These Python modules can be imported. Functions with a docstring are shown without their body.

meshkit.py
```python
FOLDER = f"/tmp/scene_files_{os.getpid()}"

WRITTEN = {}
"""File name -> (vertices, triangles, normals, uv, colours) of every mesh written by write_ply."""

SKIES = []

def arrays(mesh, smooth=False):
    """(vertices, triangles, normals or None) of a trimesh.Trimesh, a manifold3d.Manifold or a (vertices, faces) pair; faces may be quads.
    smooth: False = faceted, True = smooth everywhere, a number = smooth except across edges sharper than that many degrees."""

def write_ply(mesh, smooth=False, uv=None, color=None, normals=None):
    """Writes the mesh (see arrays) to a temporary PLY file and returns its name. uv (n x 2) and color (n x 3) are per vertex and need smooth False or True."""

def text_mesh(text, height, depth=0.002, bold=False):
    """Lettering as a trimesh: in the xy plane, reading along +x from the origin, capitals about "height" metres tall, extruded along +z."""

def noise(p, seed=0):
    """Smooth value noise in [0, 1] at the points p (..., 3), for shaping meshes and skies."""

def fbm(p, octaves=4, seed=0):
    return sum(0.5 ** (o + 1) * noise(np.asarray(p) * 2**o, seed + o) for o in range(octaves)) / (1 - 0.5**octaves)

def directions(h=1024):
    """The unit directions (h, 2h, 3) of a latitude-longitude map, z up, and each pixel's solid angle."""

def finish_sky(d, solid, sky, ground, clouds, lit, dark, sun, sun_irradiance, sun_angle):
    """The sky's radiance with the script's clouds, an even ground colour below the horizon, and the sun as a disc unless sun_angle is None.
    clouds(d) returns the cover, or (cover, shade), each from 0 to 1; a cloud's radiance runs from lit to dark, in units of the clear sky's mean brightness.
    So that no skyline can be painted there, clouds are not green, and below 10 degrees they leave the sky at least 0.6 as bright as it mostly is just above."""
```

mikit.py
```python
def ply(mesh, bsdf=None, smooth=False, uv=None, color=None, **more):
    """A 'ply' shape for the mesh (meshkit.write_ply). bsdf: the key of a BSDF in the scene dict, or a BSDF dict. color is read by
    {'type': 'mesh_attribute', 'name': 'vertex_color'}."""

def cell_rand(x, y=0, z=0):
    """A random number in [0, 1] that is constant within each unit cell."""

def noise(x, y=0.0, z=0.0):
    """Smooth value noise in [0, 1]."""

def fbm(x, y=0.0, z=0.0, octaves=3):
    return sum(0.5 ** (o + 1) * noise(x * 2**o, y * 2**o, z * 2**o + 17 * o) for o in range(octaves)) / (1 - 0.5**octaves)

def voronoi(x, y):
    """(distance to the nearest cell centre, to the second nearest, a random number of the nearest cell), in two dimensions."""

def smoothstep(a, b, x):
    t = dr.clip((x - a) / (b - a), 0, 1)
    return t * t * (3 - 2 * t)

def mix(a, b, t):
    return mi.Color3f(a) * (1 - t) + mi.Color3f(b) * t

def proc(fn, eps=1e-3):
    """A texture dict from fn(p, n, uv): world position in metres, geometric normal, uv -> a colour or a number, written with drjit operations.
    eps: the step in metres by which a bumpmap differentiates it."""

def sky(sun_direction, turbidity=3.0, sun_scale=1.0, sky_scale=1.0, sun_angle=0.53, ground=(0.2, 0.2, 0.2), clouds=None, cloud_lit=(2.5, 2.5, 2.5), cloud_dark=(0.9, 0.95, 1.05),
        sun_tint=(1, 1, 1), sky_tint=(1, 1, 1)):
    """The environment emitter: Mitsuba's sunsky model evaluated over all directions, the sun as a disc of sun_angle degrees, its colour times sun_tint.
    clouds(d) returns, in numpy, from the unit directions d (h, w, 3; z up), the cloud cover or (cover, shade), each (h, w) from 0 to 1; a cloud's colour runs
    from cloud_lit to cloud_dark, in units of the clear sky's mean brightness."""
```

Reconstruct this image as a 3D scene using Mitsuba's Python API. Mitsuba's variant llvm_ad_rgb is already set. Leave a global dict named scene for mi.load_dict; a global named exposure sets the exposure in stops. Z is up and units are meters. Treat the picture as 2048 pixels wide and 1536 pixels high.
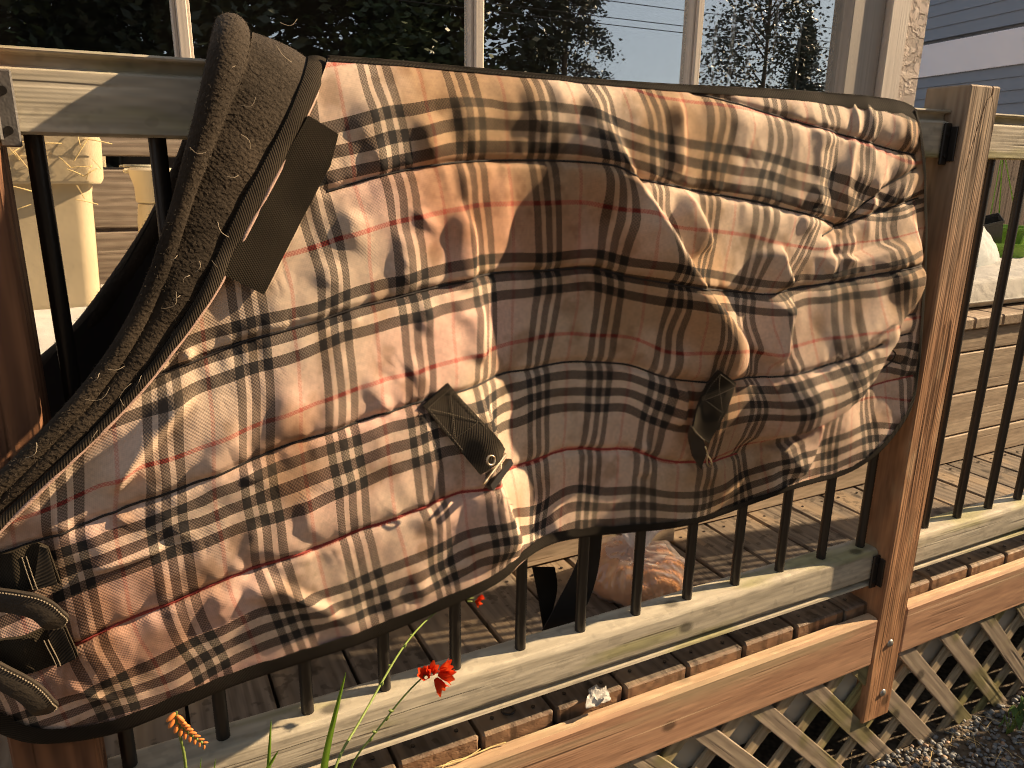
import math, random, re
import numpy as np, trimesh, manifold3d
import drjit as dr
import mitsuba as mi
import mikit, meshkit
from mikit import noise, fbm, cell_rand, smoothstep, mix, proc
from scipy.interpolate import RBFInterpolator

scene, labels = {'type': 'scene'}, {}
T = mi.ScalarTransform4f

# ---------------------------------------------------------------- camera, sky, exposure
CAM = np.array([0.0715, -0.9899, 0.9284])
FWD = np.array([0.4371, 0.8552, -0.2786]); UP = np.array([0.1139, 0.2547, 0.9603])
scene['camera'] = {'type': 'perspective', 'fov': 2 * math.degrees(math.atan(1024 / 1516.7)), 'fov_axis': 'x',
                   'to_world': T().look_at(origin=CAM.tolist(), target=(CAM + FWD).tolist(), up=UP.tolist()),
                   'near_clip': 0.05, 'far_clip': 2000.0}
SUN_AZ, SUN_EL = math.radians(11.5), math.radians(30.0)
SUN = [math.cos(SUN_AZ) * math.cos(SUN_EL), -math.sin(SUN_AZ) * math.cos(SUN_EL), math.sin(SUN_EL)]
scene['sky'] = mikit.sky(SUN, turbidity=4.0, sun_scale=1.65, sky_scale=0.52, sun_angle=0.6, sun_tint=(1.02, 0.955, 0.88), sky_tint=(0.98, 0.98, 1.0),
                         clouds=lambda d: 0.55 + 0.0 * d[..., 2], cloud_lit=(2.5, 2.55, 2.62))
exposure = 2.3

# ---------------------------------------------------------------- helpers
rnd = random.Random(7); rng = np.random.default_rng(11)
def N(s): return np.array([[float(c) for c in a.split(',')] for a in s.split()]) / 1000
def numbered(k):
    if k not in scene and k not in labels and not any(x.startswith(k + '__') for x in scene): return k
    i = 1
    while True:
        q = f'{k}_{i:03d}'
        if q not in scene and q not in labels and not any(x.startswith(q + '__') for x in scene): return q
        i += 1
def obj(name, mesh, mat, parent=None, smooth=False, label=None, kind=None, **kw):
    key = numbered(f'{parent}__{name}' if parent else name)
    if not isinstance(mesh, dict): mesh = mikit.ply(mesh, mat, smooth=smooth, **kw)
    scene[key] = mesh
    d = {}
    if label: d['label'] = label
    if kind: d['kind'] = kind
    if d: labels[key] = d
    return key
def thing(name, label, cat, group=None):
    key = numbered(name)
    labels[key] = {'label': label, 'category': cat}
    if group: labels[key]['group'] = group
    return key
def tag(key, label, cat, group=None):
    labels[key] = {'label': label, 'category': cat}
    if group: labels[key]['group'] = group
def struct(key): labels[key] = {'kind': 'structure'}
def cat(*ms): return trimesh.util.concatenate([m for m in ms if m is not None])
def bx(x0, x1, y0, y1, z0, z1, c=0.003):
    lo, hi = np.array([x0, y0, z0]), np.array([x1, y1, z1])
    c = min(c, 0.3 * (hi - lo).min())
    pts = []
    for s in np.ndindex(2, 2, 2):
        p = np.where(s, hi, lo); d = np.where(s, -1, 1) * c
        for k in range(3):
            q = p + d; q[k] = p[k]; pts.append(q)
    return trimesh.convex.convex_hull(np.array(pts))
def moved(m, M=None, t=(0, 0, 0)):
    m = m.copy()
    if M is not None: m.vertices = m.vertices @ np.asarray(M).T
    m.vertices = m.vertices + np.asarray(t); return m
def rot(axis, deg): return trimesh.transformations.rotation_matrix(math.radians(deg), axis)[:3, :3]
def resample(P, n):
    P = np.asarray(P, float); d = np.r_[0, np.cumsum(np.linalg.norm(np.diff(P, axis=0), axis=1))]
    s = np.linspace(0, d[-1], n)
    return np.stack([np.interp(s, d, P[:, k]) for k in range(P.shape[1])], 1)
def smoothline(P, n, it=2):
    P = np.asarray(P, float)
    for _ in range(it):
        Q = np.empty((2 * len(P), P.shape[1])); Q[0::2] = P; Q[1::2][:-1] = 0.5 * (P[:-1] + P[1:]); Q = Q[:-1]; Q = np.r_[Q]
        R = Q.copy(); R[1:-1] = 0.25 * Q[:-2] + 0.5 * Q[1:-1] + 0.25 * Q[2:]; P = R
    return resample(P, n)
def tube(P, r, sides=8, cap=True):
    P = np.asarray(P, float); r = np.broadcast_to(r, (len(P),))
    t = np.gradient(P, axis=0); t /= np.linalg.norm(t, axis=1, keepdims=True) + 1e-12
    a = np.cross(t[0], [0, 0, 1.0] if abs(t[0][2]) < .9 else [1.0, 0, 0]); a /= np.linalg.norm(a); V = []
    for i in range(len(P)):
        a = a - t[i] * (a @ t[i]); a /= np.linalg.norm(a); b = np.cross(t[i], a)
        an = np.arange(sides) * 2 * np.pi / sides
        V.append(P[i] + r[i] * (np.cos(an)[:, None] * a + np.sin(an)[:, None] * b))
    V = np.concatenate(V); F = []
    for i in range(len(P) - 1):
        for j in range(sides):
            k = (j + 1) % sides
            F += [[i * sides + j, i * sides + k, (i + 1) * sides + k], [i * sides + j, (i + 1) * sides + k, (i + 1) * sides + j]]
    if cap:
        V = np.r_[V, [P[0], P[-1]]]; n = len(V)
        for j in range(sides):
            k = (j + 1) % sides
            F += [[n - 2, k, j], [n - 1, (len(P) - 1) * sides + j, (len(P) - 1) * sides + k]]
    return trimesh.Trimesh(V, F, process=False)
def grid_faces(n, m):
    i, j = np.meshgrid(np.arange(n - 1), np.arange(m - 1), indexing='ij'); a = (i * m + j).ravel()
    return np.r_[np.stack([a, a + m, a + m + 1], 1), np.stack([a, a + m + 1, a + 1], 1)]
def loft(A, B, n, m, bulge=0.0, prof=None, thick=0.0, bump=None):
    """sheet between two 3-D lines, bulged along its normal; with thickness a closed slab. Returns mesh and uv in metres."""
    A, B = resample(A, n), resample(B, n); t = np.linspace(0, 1, m)
    G = A[:, None] * (1 - t)[None, :, None] + B[:, None] * t[None, :, None]
    du = np.gradient(G, axis=0); dv = np.gradient(G, axis=1); nn = np.cross(du, dv); nn /= np.linalg.norm(nn, axis=2, keepdims=True) + 1e-12
    if np.mean(nn[..., 1]) > 0: nn = -nn; flip = True
    else: flip = False
    pr = np.sin(np.pi * t) if prof is None else prof(t)
    off = bulge * pr[None, :] * np.ones((n, 1))
    if bump is not None: off = off + bump(G)
    G = G + nn * off[..., None]
    s = np.r_[0, np.cumsum(np.linalg.norm(np.diff(0.5 * (A + B), axis=0), axis=1))]
    w = np.linalg.norm(A - B, axis=1)
    uv = np.stack([np.broadcast_to(s[:, None], (n, m)), w[:, None] * t[None]], -1).reshape(-1, 2)
    F = grid_faces(n, m); F = F[:, ::-1] if flip else F
    V = G.reshape(-1, 3)
    if thick:
        V2 = (G - nn * thick).reshape(-1, 3); k = len(V)
        rim = np.r_[np.arange(m), np.arange(1, n) * m + m - 1, (n - 1) * m + np.arange(m - 2, -1, -1), np.arange(n - 2, 0, -1) * m]
        q = np.roll(rim, -1); S = np.r_[np.stack([rim, q, q + k], 1), np.stack([rim, q + k, rim + k], 1)]
        V = np.r_[V, V2]; F = np.r_[F, F[:, ::-1] + k, S]; uv = np.r_[uv, uv]
    return trimesh.Trimesh(V, F, process=False), uv
def quadpts(P):   # 4 corners a,b,c,d -> edge lines a-d and b-c
    return np.array([P[0], P[3]]), np.array([P[1], P[2]])

# traced lines and points of the blanket, in millimetres of the world
H_PTS = N('''316,997,62 390,1001,60 490,994,58 599,992,58 677,988,60 806,986,60 951,984,60 1117,958,60 1287,936,55 1378,876,58 235,840,75 317,867,80 412,866,78 470,864,70 537,862,52 610,861,46 673,860,50 705,860,66 754,840,86 862,821,70 962,841,68 1070,823,72 1198,810,66 1363,787,64 147,727,90 219,751,95 307,757,98 405,762,92 464,763,82 530,747,52 615,740,44 692,735,44 743,734,62 799,735,86 847,733,98 944,722,70 1033,718,80 1142,711,78 1280,700,70 1392,693,70 77,658,105 155,667,112 239,682,116 331,683,112 420,684,102 475,675,90 545,645,56 617,635,46 706,625,46 785,622,68 842,630,93 912,634,106 1019,616,75 1117,599,85 1248,594,82 1409,574,68 1089,551,96 1198,587,92 1276,652,82 1309,736,78 1369,556,58 1314,491,56 -6,572,105 69,593,118 174,589,125 292,589,125 392,584,118 480,570,97 552,524,62 618,510,52 709,495,52 800,484,62 890,475,80 1016,450,66 1134,461,68 890,475,78 917,520,92 1269,460,65 1406,442,72 -59,524,105 12,520,118 113,519,125 225,503,128 353,496,125 449,479,115 509,454,102 581,421,60 667,409,52 762,399,54 857,386,66 956,390,78 1070,399,80 1218,386,62 1343,409,70 -88,412,110 -1,413,122 103,411,125 219,392,125 352,391,120 465,390,112 527,385,100 594,377,62 669,364,52 816,343,55 972,353,65 -89,282,95 8,275,105 123,294,108 249,299,108 392,317,105 512,338,98 555,352,88 -121,504,95 -153,359,95 1372,963,56 1401,804,64 210,939,70 147,833,85 61,730,95 -22,631,100 -74,583,100 274,1022,60''')
U_PTS = N('''362,1023,0 370,988,0 377,958,0 379,931,0 381,911,0 385,888,0 384,861,0 389,819,0 390,790,0 392,729,0 391,707,0 393,674,0 389,620,0 394,553,0 397,532,0 398,504,0 406,477,0 410,448,0 412,392,0 422,365,0 475,1030,1000 480,995,1000 483,959,1000 484,936,1000 484,900,1000 489,864,1000 494,833,1000 496,807,1000 500,777,1000 502,760,1000 505,733,1000 497,684,1000 495,621,1000 492,582,1000 496,521,1000 496,467,1000 501,439,1000 508,411,1000 511,382,1000 583,1024,2000 586,1003,2000 589,978,2000 591,950,2000 593,934,2000 598,912,2000 608,860,2000 613,809,2000 614,777,2000 615,757,2000 608,730,2000 604,690,2000 596,656,2000 597,620,2000 598,589,2000 597,547,2000 599,509,2000 597,472,2000 603,436,2000 592,381,2000 674,1029,3000 681,1015,3000 689,977,3000 702,915,3000 707,860,3000 707,831,3000 708,798,3000 710,774,3000 713,752,3000 712,724,3000 708,677,3000 708,644,3000 708,616,3000 706,590,3000 705,564,3000 700,526,3000 694,493,3000 692,459,3000 691,426,3000 689,376,3000 766,1026,4000 776,1004,4000 781,930,4000 776,883,4000 771,864,4000 807,794,4000 809,724,4000 805,681,4000 809,640,4000 807,590,4000 804,563,4000 798,536,4000 797,494,4000 793,466,4000 792,439,4000 794,409,4000 797,381,4000 898,1004,5000 889,956,5000 882,929,5000 882,898,5000 882,875,5000 880,843,5000 875,801,5000 856,762,5000 891,671,5000 891,634,5000 900,585,5000 917,472,5000 910,417,5000 918,373,5000 1008,1023,6000 1007,997,6000 1017,971,6000 1007,935,6000 997,904,6000 996,843,6000 989,813,6000 977,754,6000 968,725,6000 960,705,6000 959,680,6000 973,640,6000 998,548,6000 992,485,6000 986,456,6000 991,416,6000 1127,1032,7000 1128,1013,7000 1133,974,7000 1124,898,7000 1102,834,7000 1096,827,7000 1073,786,7000 1048,753,7000 1044,687,7000 1050,626,7000 1063,602,7000 1064,568,7000 1083,537,7000 1089,479,7000 1113,408,7000 1228,1008,8000 1217,960,8000 1204,877,8000 1184,819,8000 1174,785,8000 1170,717,8000 1169,678,8000 1171,648,8000 1190,584,8000 1218,550,8000 1219,458,8000 1228,384,8000 1326,1004,9000 1326,936,9000 1305,881,9000 1282,836,9000 1296,772,9000 1295,745,9000 1307,681,9000 1315,512,9000 1329,440,9000 271,907,-1000 276,885,-1000 280,857,-1000 286,834,-1000 292,801,-1000 290,772,-1000 287,747,-1000 285,722,-1000 286,683,-1000 287,653,-1000 283,618,-1000 285,596,-1000 287,568,-1000 292,547,-1000 291,511,-1000 293,476,-1000 298,447,-1000 302,417,-1000 307,392,-1000 312,359,-1000 322,307,-1000 191,797,-2000 191,772,-2000 194,744,-2000 190,703,-2000 190,676,-2000 186,643,-2000 182,609,-2000 182,573,-2000 182,547,-2000 186,515,-2000 186,481,-2000 187,461,-2000 193,439,-2000 201,402,-2000 207,373,-2000 223,308,-2000 92,705,-3000 92,679,-3000 86,632,-3000 85,605,-3000 85,577,-3000 81,550,-3000 80,521,-3000 81,496,-3000 82,460,-3000 83,433,-3000 87,405,-3000 95,370,-3000 105,347,-3000 112,299,-3000 -16,607,-4000 -19,563,-4000 -22,537,-4000 -20,509,-4000 -18,481,-4000 -16,445,-4000 -15,414,-4000 -14,392,-4000 -6,365,-4000 -2,336,-4000 4,300,-4000 7,267,-4000 -111,555,-5000 -113,498,-5000 -107,415,-5000 -97,342,-5000 -96,306,-5000 421,1032,500 423,998,500 429,964,500 432,935,500 434,911,500 440,877,500 440,842,500 445,742,500 443,720,500 445,681,500 448,458,500 317,1040,-500 318,1004,-500 322,966,-500 326,930,-500 329,889,-500 332,879,-500 338,850,-500 336,810,-500 337,770,-500 338,735,-500 338,689,-500 337,646,-500 339,609,-500 341,579,-500 343,530,-500 348,477,-500 359,427,-500 369,382,-500 381,334,-500 237,817,-1500 242,775,-1500 241,753,-1500 239,722,-1500 240,705,-1500 236,649,-1500 234,595,-1500 236,545,-1500 238,547,-1500 240,501,-1500 244,461,-1500 252,409,-1500 260,365,-1500 141,742,-2500 140,677,-2500 140,648,-2500 137,615,-2500 133,563,-2500 133,529,-2500 136,498,-2500 137,453,-2500 145,407,-2500 151,391,-2500 40,626,-3500 38,594,-3500 31,557,-3500 28,525,-3500 30,495,-3500 31,459,-3500 32,428,-3500 35,403,-3500 48,364,-3500 57,322,-3500 -72,445,-4500 -64,367,-4500 -48,292,-4500 531,1027,1500 534,991,1500 540,937,1500 547,886,1500 552,829,1500 555,785,1500 552,730,1500 548,628,1500 546,571,1500 545,476,1500 647,964,2500 650,932,2500 657,870,2500 659,821,2500 660,775,2500 663,726,2500 655,686,2500 649,630,2500 646,589,2500 643,514,2500 646,467,2500 732,927,3500 752,849,3500 753,860,3500 757,814,3500 764,731,3500 765,694,3500 758,630,3500 754,591,3500 748,553,3500 744,486,3500 744,445,3500 828,988,4500 835,839,4500 849,701,4500 856,651,4500 959,984,5500 949,943,5500 936,904,5500 930,845,5500 918,791,5500 1050,816,6500 1025,629,6500 1014,594,6500 1101,659,7500 1111,603,7500 1132,557,7500 1096,710,7500 1242,713,8500 1254,671,8500''')
V_PTS = N('''316,941,1000 350,949,1000 377,958,1000 407,961,1000 439,970,1000 476,976,1000 511,977,1000 530,977,1000 588,976,1000 625,976,1000 663,972,1000 700,963,1000 705,963,1000 748,952,1000 828,936,1000 882,929,1000 934,922,1000 996,917,1000 1048,904,1000 1160,883,1000 1198,872,1000 1278,858,1000 306,967,860 339,976,860 373,986,860 401,990,860 437,998,860 478,1003,860 514,1004,860 581,1004,860 617,1001,860 659,999,860 686,992,860 862,958,860 932,952,860 1024,938,860 1121,921,860 1183,905,860 1274,883,860 1328,874,860 314,915,1140 362,925,1140 414,937,1140 448,945,1140 481,948,1140 519,950,1140 590,950,1140 643,949,1140 681,944,1140 828,907,1140 904,900,1140 985,891,1140 1050,877,1140 1142,860,1140 234,822,1500 273,831,1500 304,841,1500 338,849,1500 371,858,1500 384,860,1500 426,867,1500 467,873,1500 490,876,1500 538,877,1500 585,877,1500 607,877,1500 669,877,1500 703,869,1500 749,865,1500 786,846,1500 854,837,1500 857,837,1500 972,823,1500 1056,806,1500 1109,798,1500 148,739,1860 182,746,1860 205,752,1860 234,756,1860 274,763,1860 304,774,1860 335,781,1860 360,786,1860 372,786,1860 406,794,1860 430,797,1860 471,804,1860 505,805,1860 539,804,1860 606,800,1860 583,802,1860 647,803,1860 690,804,1860 727,793,1860 788,787,1860 833,776,1860 955,753,1860 1002,746,1860 1042,745,1860 1077,754,1860 1124,751,1860 1205,762,1860 1283,772,1860 1342,784,1860 1384,788,1860 293,727,2140 337,733,2140 363,738,2140 328,731,2140 361,738,2140 400,742,2140 429,748,2140 476,751,2140 504,752,2140 541,753,2140 607,755,2140 584,752,2140 650,756,2140 689,756,2140 736,743,2140 782,733,2140 827,730,2140 957,708,2140 1006,702,2140 1036,703,2140 1089,713,2140 1168,718,2140 1253,723,2140 1316,735,2140 1376,737,2140 160,690,2140 139,685,2140 180,697,2140 225,705,2140 116,678,2140 92,668,2140 68,661,2140 -21,569,2500 25,587,2500 60,603,2500 90,607,2500 121,616,2500 153,625,2500 185,635,2500 219,644,2500 235,648,2500 271,655,2500 307,663,2500 337,669,2500 379,672,2500 412,677,2500 468,681,2500 557,684,2500 609,688,2500 585,684,2500 613,687,2500 694,680,2500 756,674,2500 791,658,2500 802,652,2500 878,650,2500 924,651,2500 962,641,2500 1029,630,2500 1035,636,2500 1084,643,2500 1169,650,2500 1243,653,2500 1384,655,2500 180,575,2860 214,582,2860 136,564,2860 213,583,2860 254,592,2860 284,596,2860 309,599,2860 347,608,2860 374,610,2860 397,612,2860 -29,515,2860 0,522,2860 30,531,2860 60,536,2860 91,546,2860 122,554,2860 154,564,2860 478,612,2860 512,616,2860 546,619,2860 579,618,2860 555,618,2860 607,623,2860 655,623,2860 697,617,2860 749,612,2860 794,595,2860 824,584,2860 853,577,2860 992,570,2860 1048,574,2860 1119,584,2860 1171,596,2860 1231,603,2860 1397,606,2860 7,503,3000 37,510,3000 94,530,3000 108,528,3000 141,537,3000 168,544,3000 196,550,3000 231,558,3000 222,555,3000 270,565,3000 305,571,3000 340,580,3000 373,583,3000 404,590,3000 502,589,3000 537,595,3000 574,597,3000 554,591,3000 607,598,3000 655,596,3000 719,588,3000 750,586,3000 789,569,3000 828,551,3000 958,548,3000 1044,543,3000 1106,560,3000 1201,568,3000 1412,568,3000 0,478,3140 34,486,3140 65,494,3140 86,499,3140 106,499,3140 138,509,3140 171,516,3140 203,519,3140 240,526,3140 277,536,3140 309,542,3140 338,551,3140 378,556,3140 422,562,3140 501,564,3140 536,568,3140 578,567,3140 553,565,3140 607,573,3140 655,572,3140 703,564,3140 752,561,3140 787,541,3140 828,524,3140 968,519,3140 1024,522,3140 1092,524,3140 1150,530,3140 -24,403,3500 16,417,3500 68,429,3500 101,438,3500 144,449,3500 178,454,3500 213,460,3500 249,464,3500 287,474,3500 313,479,3500 331,478,3500 382,489,3500 438,497,3500 495,499,3500 505,502,3500 588,493,3500 656,505,3500 718,491,3500 775,488,3500 829,458,3500 915,453,3500 1080,470,3500 323,411,3860 364,419,3860 407,425,3860 451,437,3860 501,443,3860 162,394,3860 204,395,3860 246,399,3860 291,403,3860 -22,337,3860 6,347,3860 35,354,3860 79,370,3860 131,381,3860 595,415,3860 629,427,3860 659,436,3860 722,421,3860 793,413,3860 887,391,3860 988,407,3860 1113,431,3860 1219,437,3860 1343,448,3860 343,385,4000 393,391,4000 467,412,4000 520,418,4000 130,357,4000 214,373,4000 -10,324,4000 32,325,4000 67,331,4000 612,390,4000 660,406,4000 757,388,4000 824,377,4000 915,360,4000 994,377,4000 1113,403,4000 1228,404,4000 308,1036,500 533,1039,500 766,1026,500 1003,1008,500 1283,953,500''')
SEAMS = [N(s) for s in '''294,894 343,908 393,920 457,929 504,932 591,934 651,933 689,930 706,925 726,912 771,906 817,899 884,889 986,876 1035,865 1099,854 1181,833|81,693 94,698 121,706 153,715 177,725 210,733 266,743 314,758 365,764 370,766 438,777 475,780 514,785 607,781 649,782 689,784 732,770 778,762 829,755 845,750 931,737 1001,727 1051,731 1078,735 1166,742 1246,752 1350,764 1398,764|-101,516 -83,520 -55,527 -26,535 12,546 63,562 75,564 116,575 170,590 227,608 261,610 297,618 362,628 394,634 479,636 522,641 579,638 585,638 649,643 696,636 755,631 784,619 816,605 857,600 898,595 969,592 1025,587 1120,600 1198,616 1251,631|-63,390 -24,403 16,417 68,429 101,438 144,449 178,454 213,460 249,464 287,474 313,479 331,478 382,489 438,497 495,499 588,493 656,505 718,491 775,488 829,458 890,448 989,447|1181,833 1247,885 1296,908 1357,932|1131,818 1181,833 1241,851 1380,879|851,1034 942,1021 1058,998 1181,981 1285,961 1347,954|1294,657 1404,665|1282,614 1403,627|1202,520 1283,518 1430,539|1366,687 1404,700|1278,602 1356,612 1397,565 1318,556 1278,602|1278,602 1397,565|1356,612 1318,556'''.split('|')]
FOLDS = '''455,1028 451,1004 452,956 455,932/76,31,6,0|455,926 458,899 460,874/56,22,4,0|460,883 471,858 482,831 479,789 484,760/140,41,10,1|487,753 492,725 496,691 486,663/120,44,12,1|481,636 495,580 504,526 505,490 514,455 532,417 547,384 547,361/320,77,14,1|541,1040 548,1021 555,998 551,959/85,33,6,0|586,1042 593,1017 607,986/76,27,6,0|632,1035 638,1006 650,981 670,965/76,31,6,0|669,1004 690,969 711,937 728,905 748,873 783,830 829,774 843,752 872,723 920,679 950,644 963,609 962,585/320,75,16,1|814,1032 819,989 822,954 815,909/90,38,8,1|816,896 837,875 870,829 881,799/220,65,13,1|896,1000 913,981 902,953/47,40,8,0|1081,997 1092,973 1099,948/76,35,8,0|1089,914 1079,890 1074,869/76,29,8,0|1131,942 1151,906 1164,882/66,28,8,0|1169,939 1187,902 1199,873/66,28,8,0|1209,943 1229,910 1224,881/66,29,8,0|1280,963 1274,922 1252,890/95,40,9,0|1224,1012 1239,991 1238,968/56,28,8,0|1287,1011 1302,986 1300,965/66,32,8,0|1259,1011 1270,992 1269,969/56,26,8,0|1052,857 1060,831 1067,810/76,34,8,0|1024,812 1029,779 1045,754 1054,734/200,65,10,1|1055,727 1046,705 1037,676 1036,631 1018,601/260,98,11,1|1197,823 1204,801 1187,781 1173,769/100,59,12,1|1129,821 1140,795 1149,774 1131,754/80,46,12,1|1325,867 1362,820 1357,783 1349,755 1347,730 1331,695 1299,669 1290,637 1269,600 1244,570 1209,526 1176,513 1127,498 1078,491 1018,482 946,489/440,273,25,1|1142,499 1172,482 1159,420 1115,369/240,162,16,1|838,598 842,560 842,520/200,27,6,1|923,385 936,408 963,435/85,32,10,0|1013,393 1037,417 1068,438/56,28,8,0|127,686 117,671 97,652 78,633 55,608 36,585 26,569/180,27,6,1|127,723 121,706/80,13,4,1|25,562 17,547/76,15,4,0|-23,558 -33,543 -40,527/76,12,4,0|358,1024 344,1005 330,992 318,977 306,959/85,24,5,0|335,955 338,933 339,909/76,21,4,0|393,982 398,969 401,948 398,928/76,26,5,0|308,881 300,860 289,846/85,23,5,0|367,852 363,836 351,817/85,26,5,0|352,806 361,788 363,772/76,23,5,0|270,823 266,796 262,783/66,23,5,0|397,884 385,867/66,26,5,0|400,768 394,753 380,735/66,21,5,0|445,883 442,853 441,809 440,775/56,17,6,0|441,768 443,742 443,720/47,17,5,0|170,452 193,428 225,401 256,372 273,346/90,39,10,1|155,445 150,429 145,416/76,20,5,0|316,688 307,671 297,657/56,25,6,0|386,701 364,690/56,24,5,0|342,663 318,648 310,630/66,26,6,0|218,692 206,668 190,641 176,616/66,27,5,0|148,656 132,630 114,601 99,583/76,26,5,0|163,591 156,571/56,16,4,0|261,667 249,639 233,617/56,27,6,0|213,538 220,511 212,489/56,21,5,0|157,523 152,496 139,476/56,22,5,0|117,445 110,419 100,404/66,20,4,0|201,461 215,437/56,19,5,0|378,518 364,493 349,468/56,32,6,0|448,443 444,425 433,408/56,24,6,0|250,358 264,335 276,306/47,20,8,0|81,508 54,501 24,496 -9,489/80,9,4,1|-43,357 -17,330 8,318/40,16,7,1|355,398 363,371 379,335/56,19,5,0|530,914 536,869 539,815/30,33,17,1|670,922 682,860 684,795 690,704/-40,22,18,1|467,363 474,387 470,409/56,22,6,0|77,527 81,508/47,13,4,0|789,503 803,457 796,431/80,36,11,1|846,655 837,622 835,601/76,21,6,0|815,664 814,630 812,605/66,18,6,0'''.split('|')
OUTLINE = N('''310,1043 399,1044 534,1041 727,1037 914,1042 1073,1045 1238,1044 1318,1040 1340,1031 1353,979 1375,928 1398,849 1410,767 1421,672 1430,592 1444,508 1427,459 1394,423 1352,387 1288,359 1221,352 1089,360 1007,339 924,326 818,331 718,344 649,353 608,355 572,354 549,352 530,340 495,331 430,322 354,309 283,299 216,298 153,292 93,282 35,272 -4,264 -56,267 -90,275 -116,299 -143,336 -155,373 -156,423 -149,469 -132,518 -107,537 -78,551 -26,602 27,646 76,691 110,727 164,793 203,857 241,917 268,968 295,1015''')
TUBE_L = N('''-112,-108,578 -69,-106,609 -24,-104,649 19,-100,695 58,-95,745 94,-90,806 114,-98,861 135,-98,923 156,-96,980 167,-90,1018 177,-78,1046 187,-48,1064 190,5,1060 177,50,1009 149,70,939 101,78,848 33,84,761 0,88,720 -42,92,685 -83,96,658''')
TUBE_R = N('''-110,-108,561 -72,-106,591 -21,-104,638 32,-100,686 71,-95,735 107,-96,797 133,-98,860 160,-98,922 186,-96,978 210,-88,1025 222,-72,1055 226,-42,1074 216,8,1070 198,50,1010 177,70,940 131,78,847 66,84,756 33,88,712 -17,92,670 -65,96,642''')
PAN_L = N('''-111,-104,560 -72,-102,591 -21,-100,637 32,-96,686 71,-91,735 107,-93,798 133,-95,861 160,-95,923 187,-92,979 211,-84,1027 223,-66,1057 229,-34,1071 232,10,1063 222,55,1011''')
PAN_R = N('''-105,-106,542 -75,-105,569 -24,-104,612 28,-101,655 66,-97,693 100,-93,732 136,-89,779 161,-89,821 192,-86,881 235,-81,945 268,-68,1004 289,-36,1045 296,12,1051 298,40,1038 289,62,991''')
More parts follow.
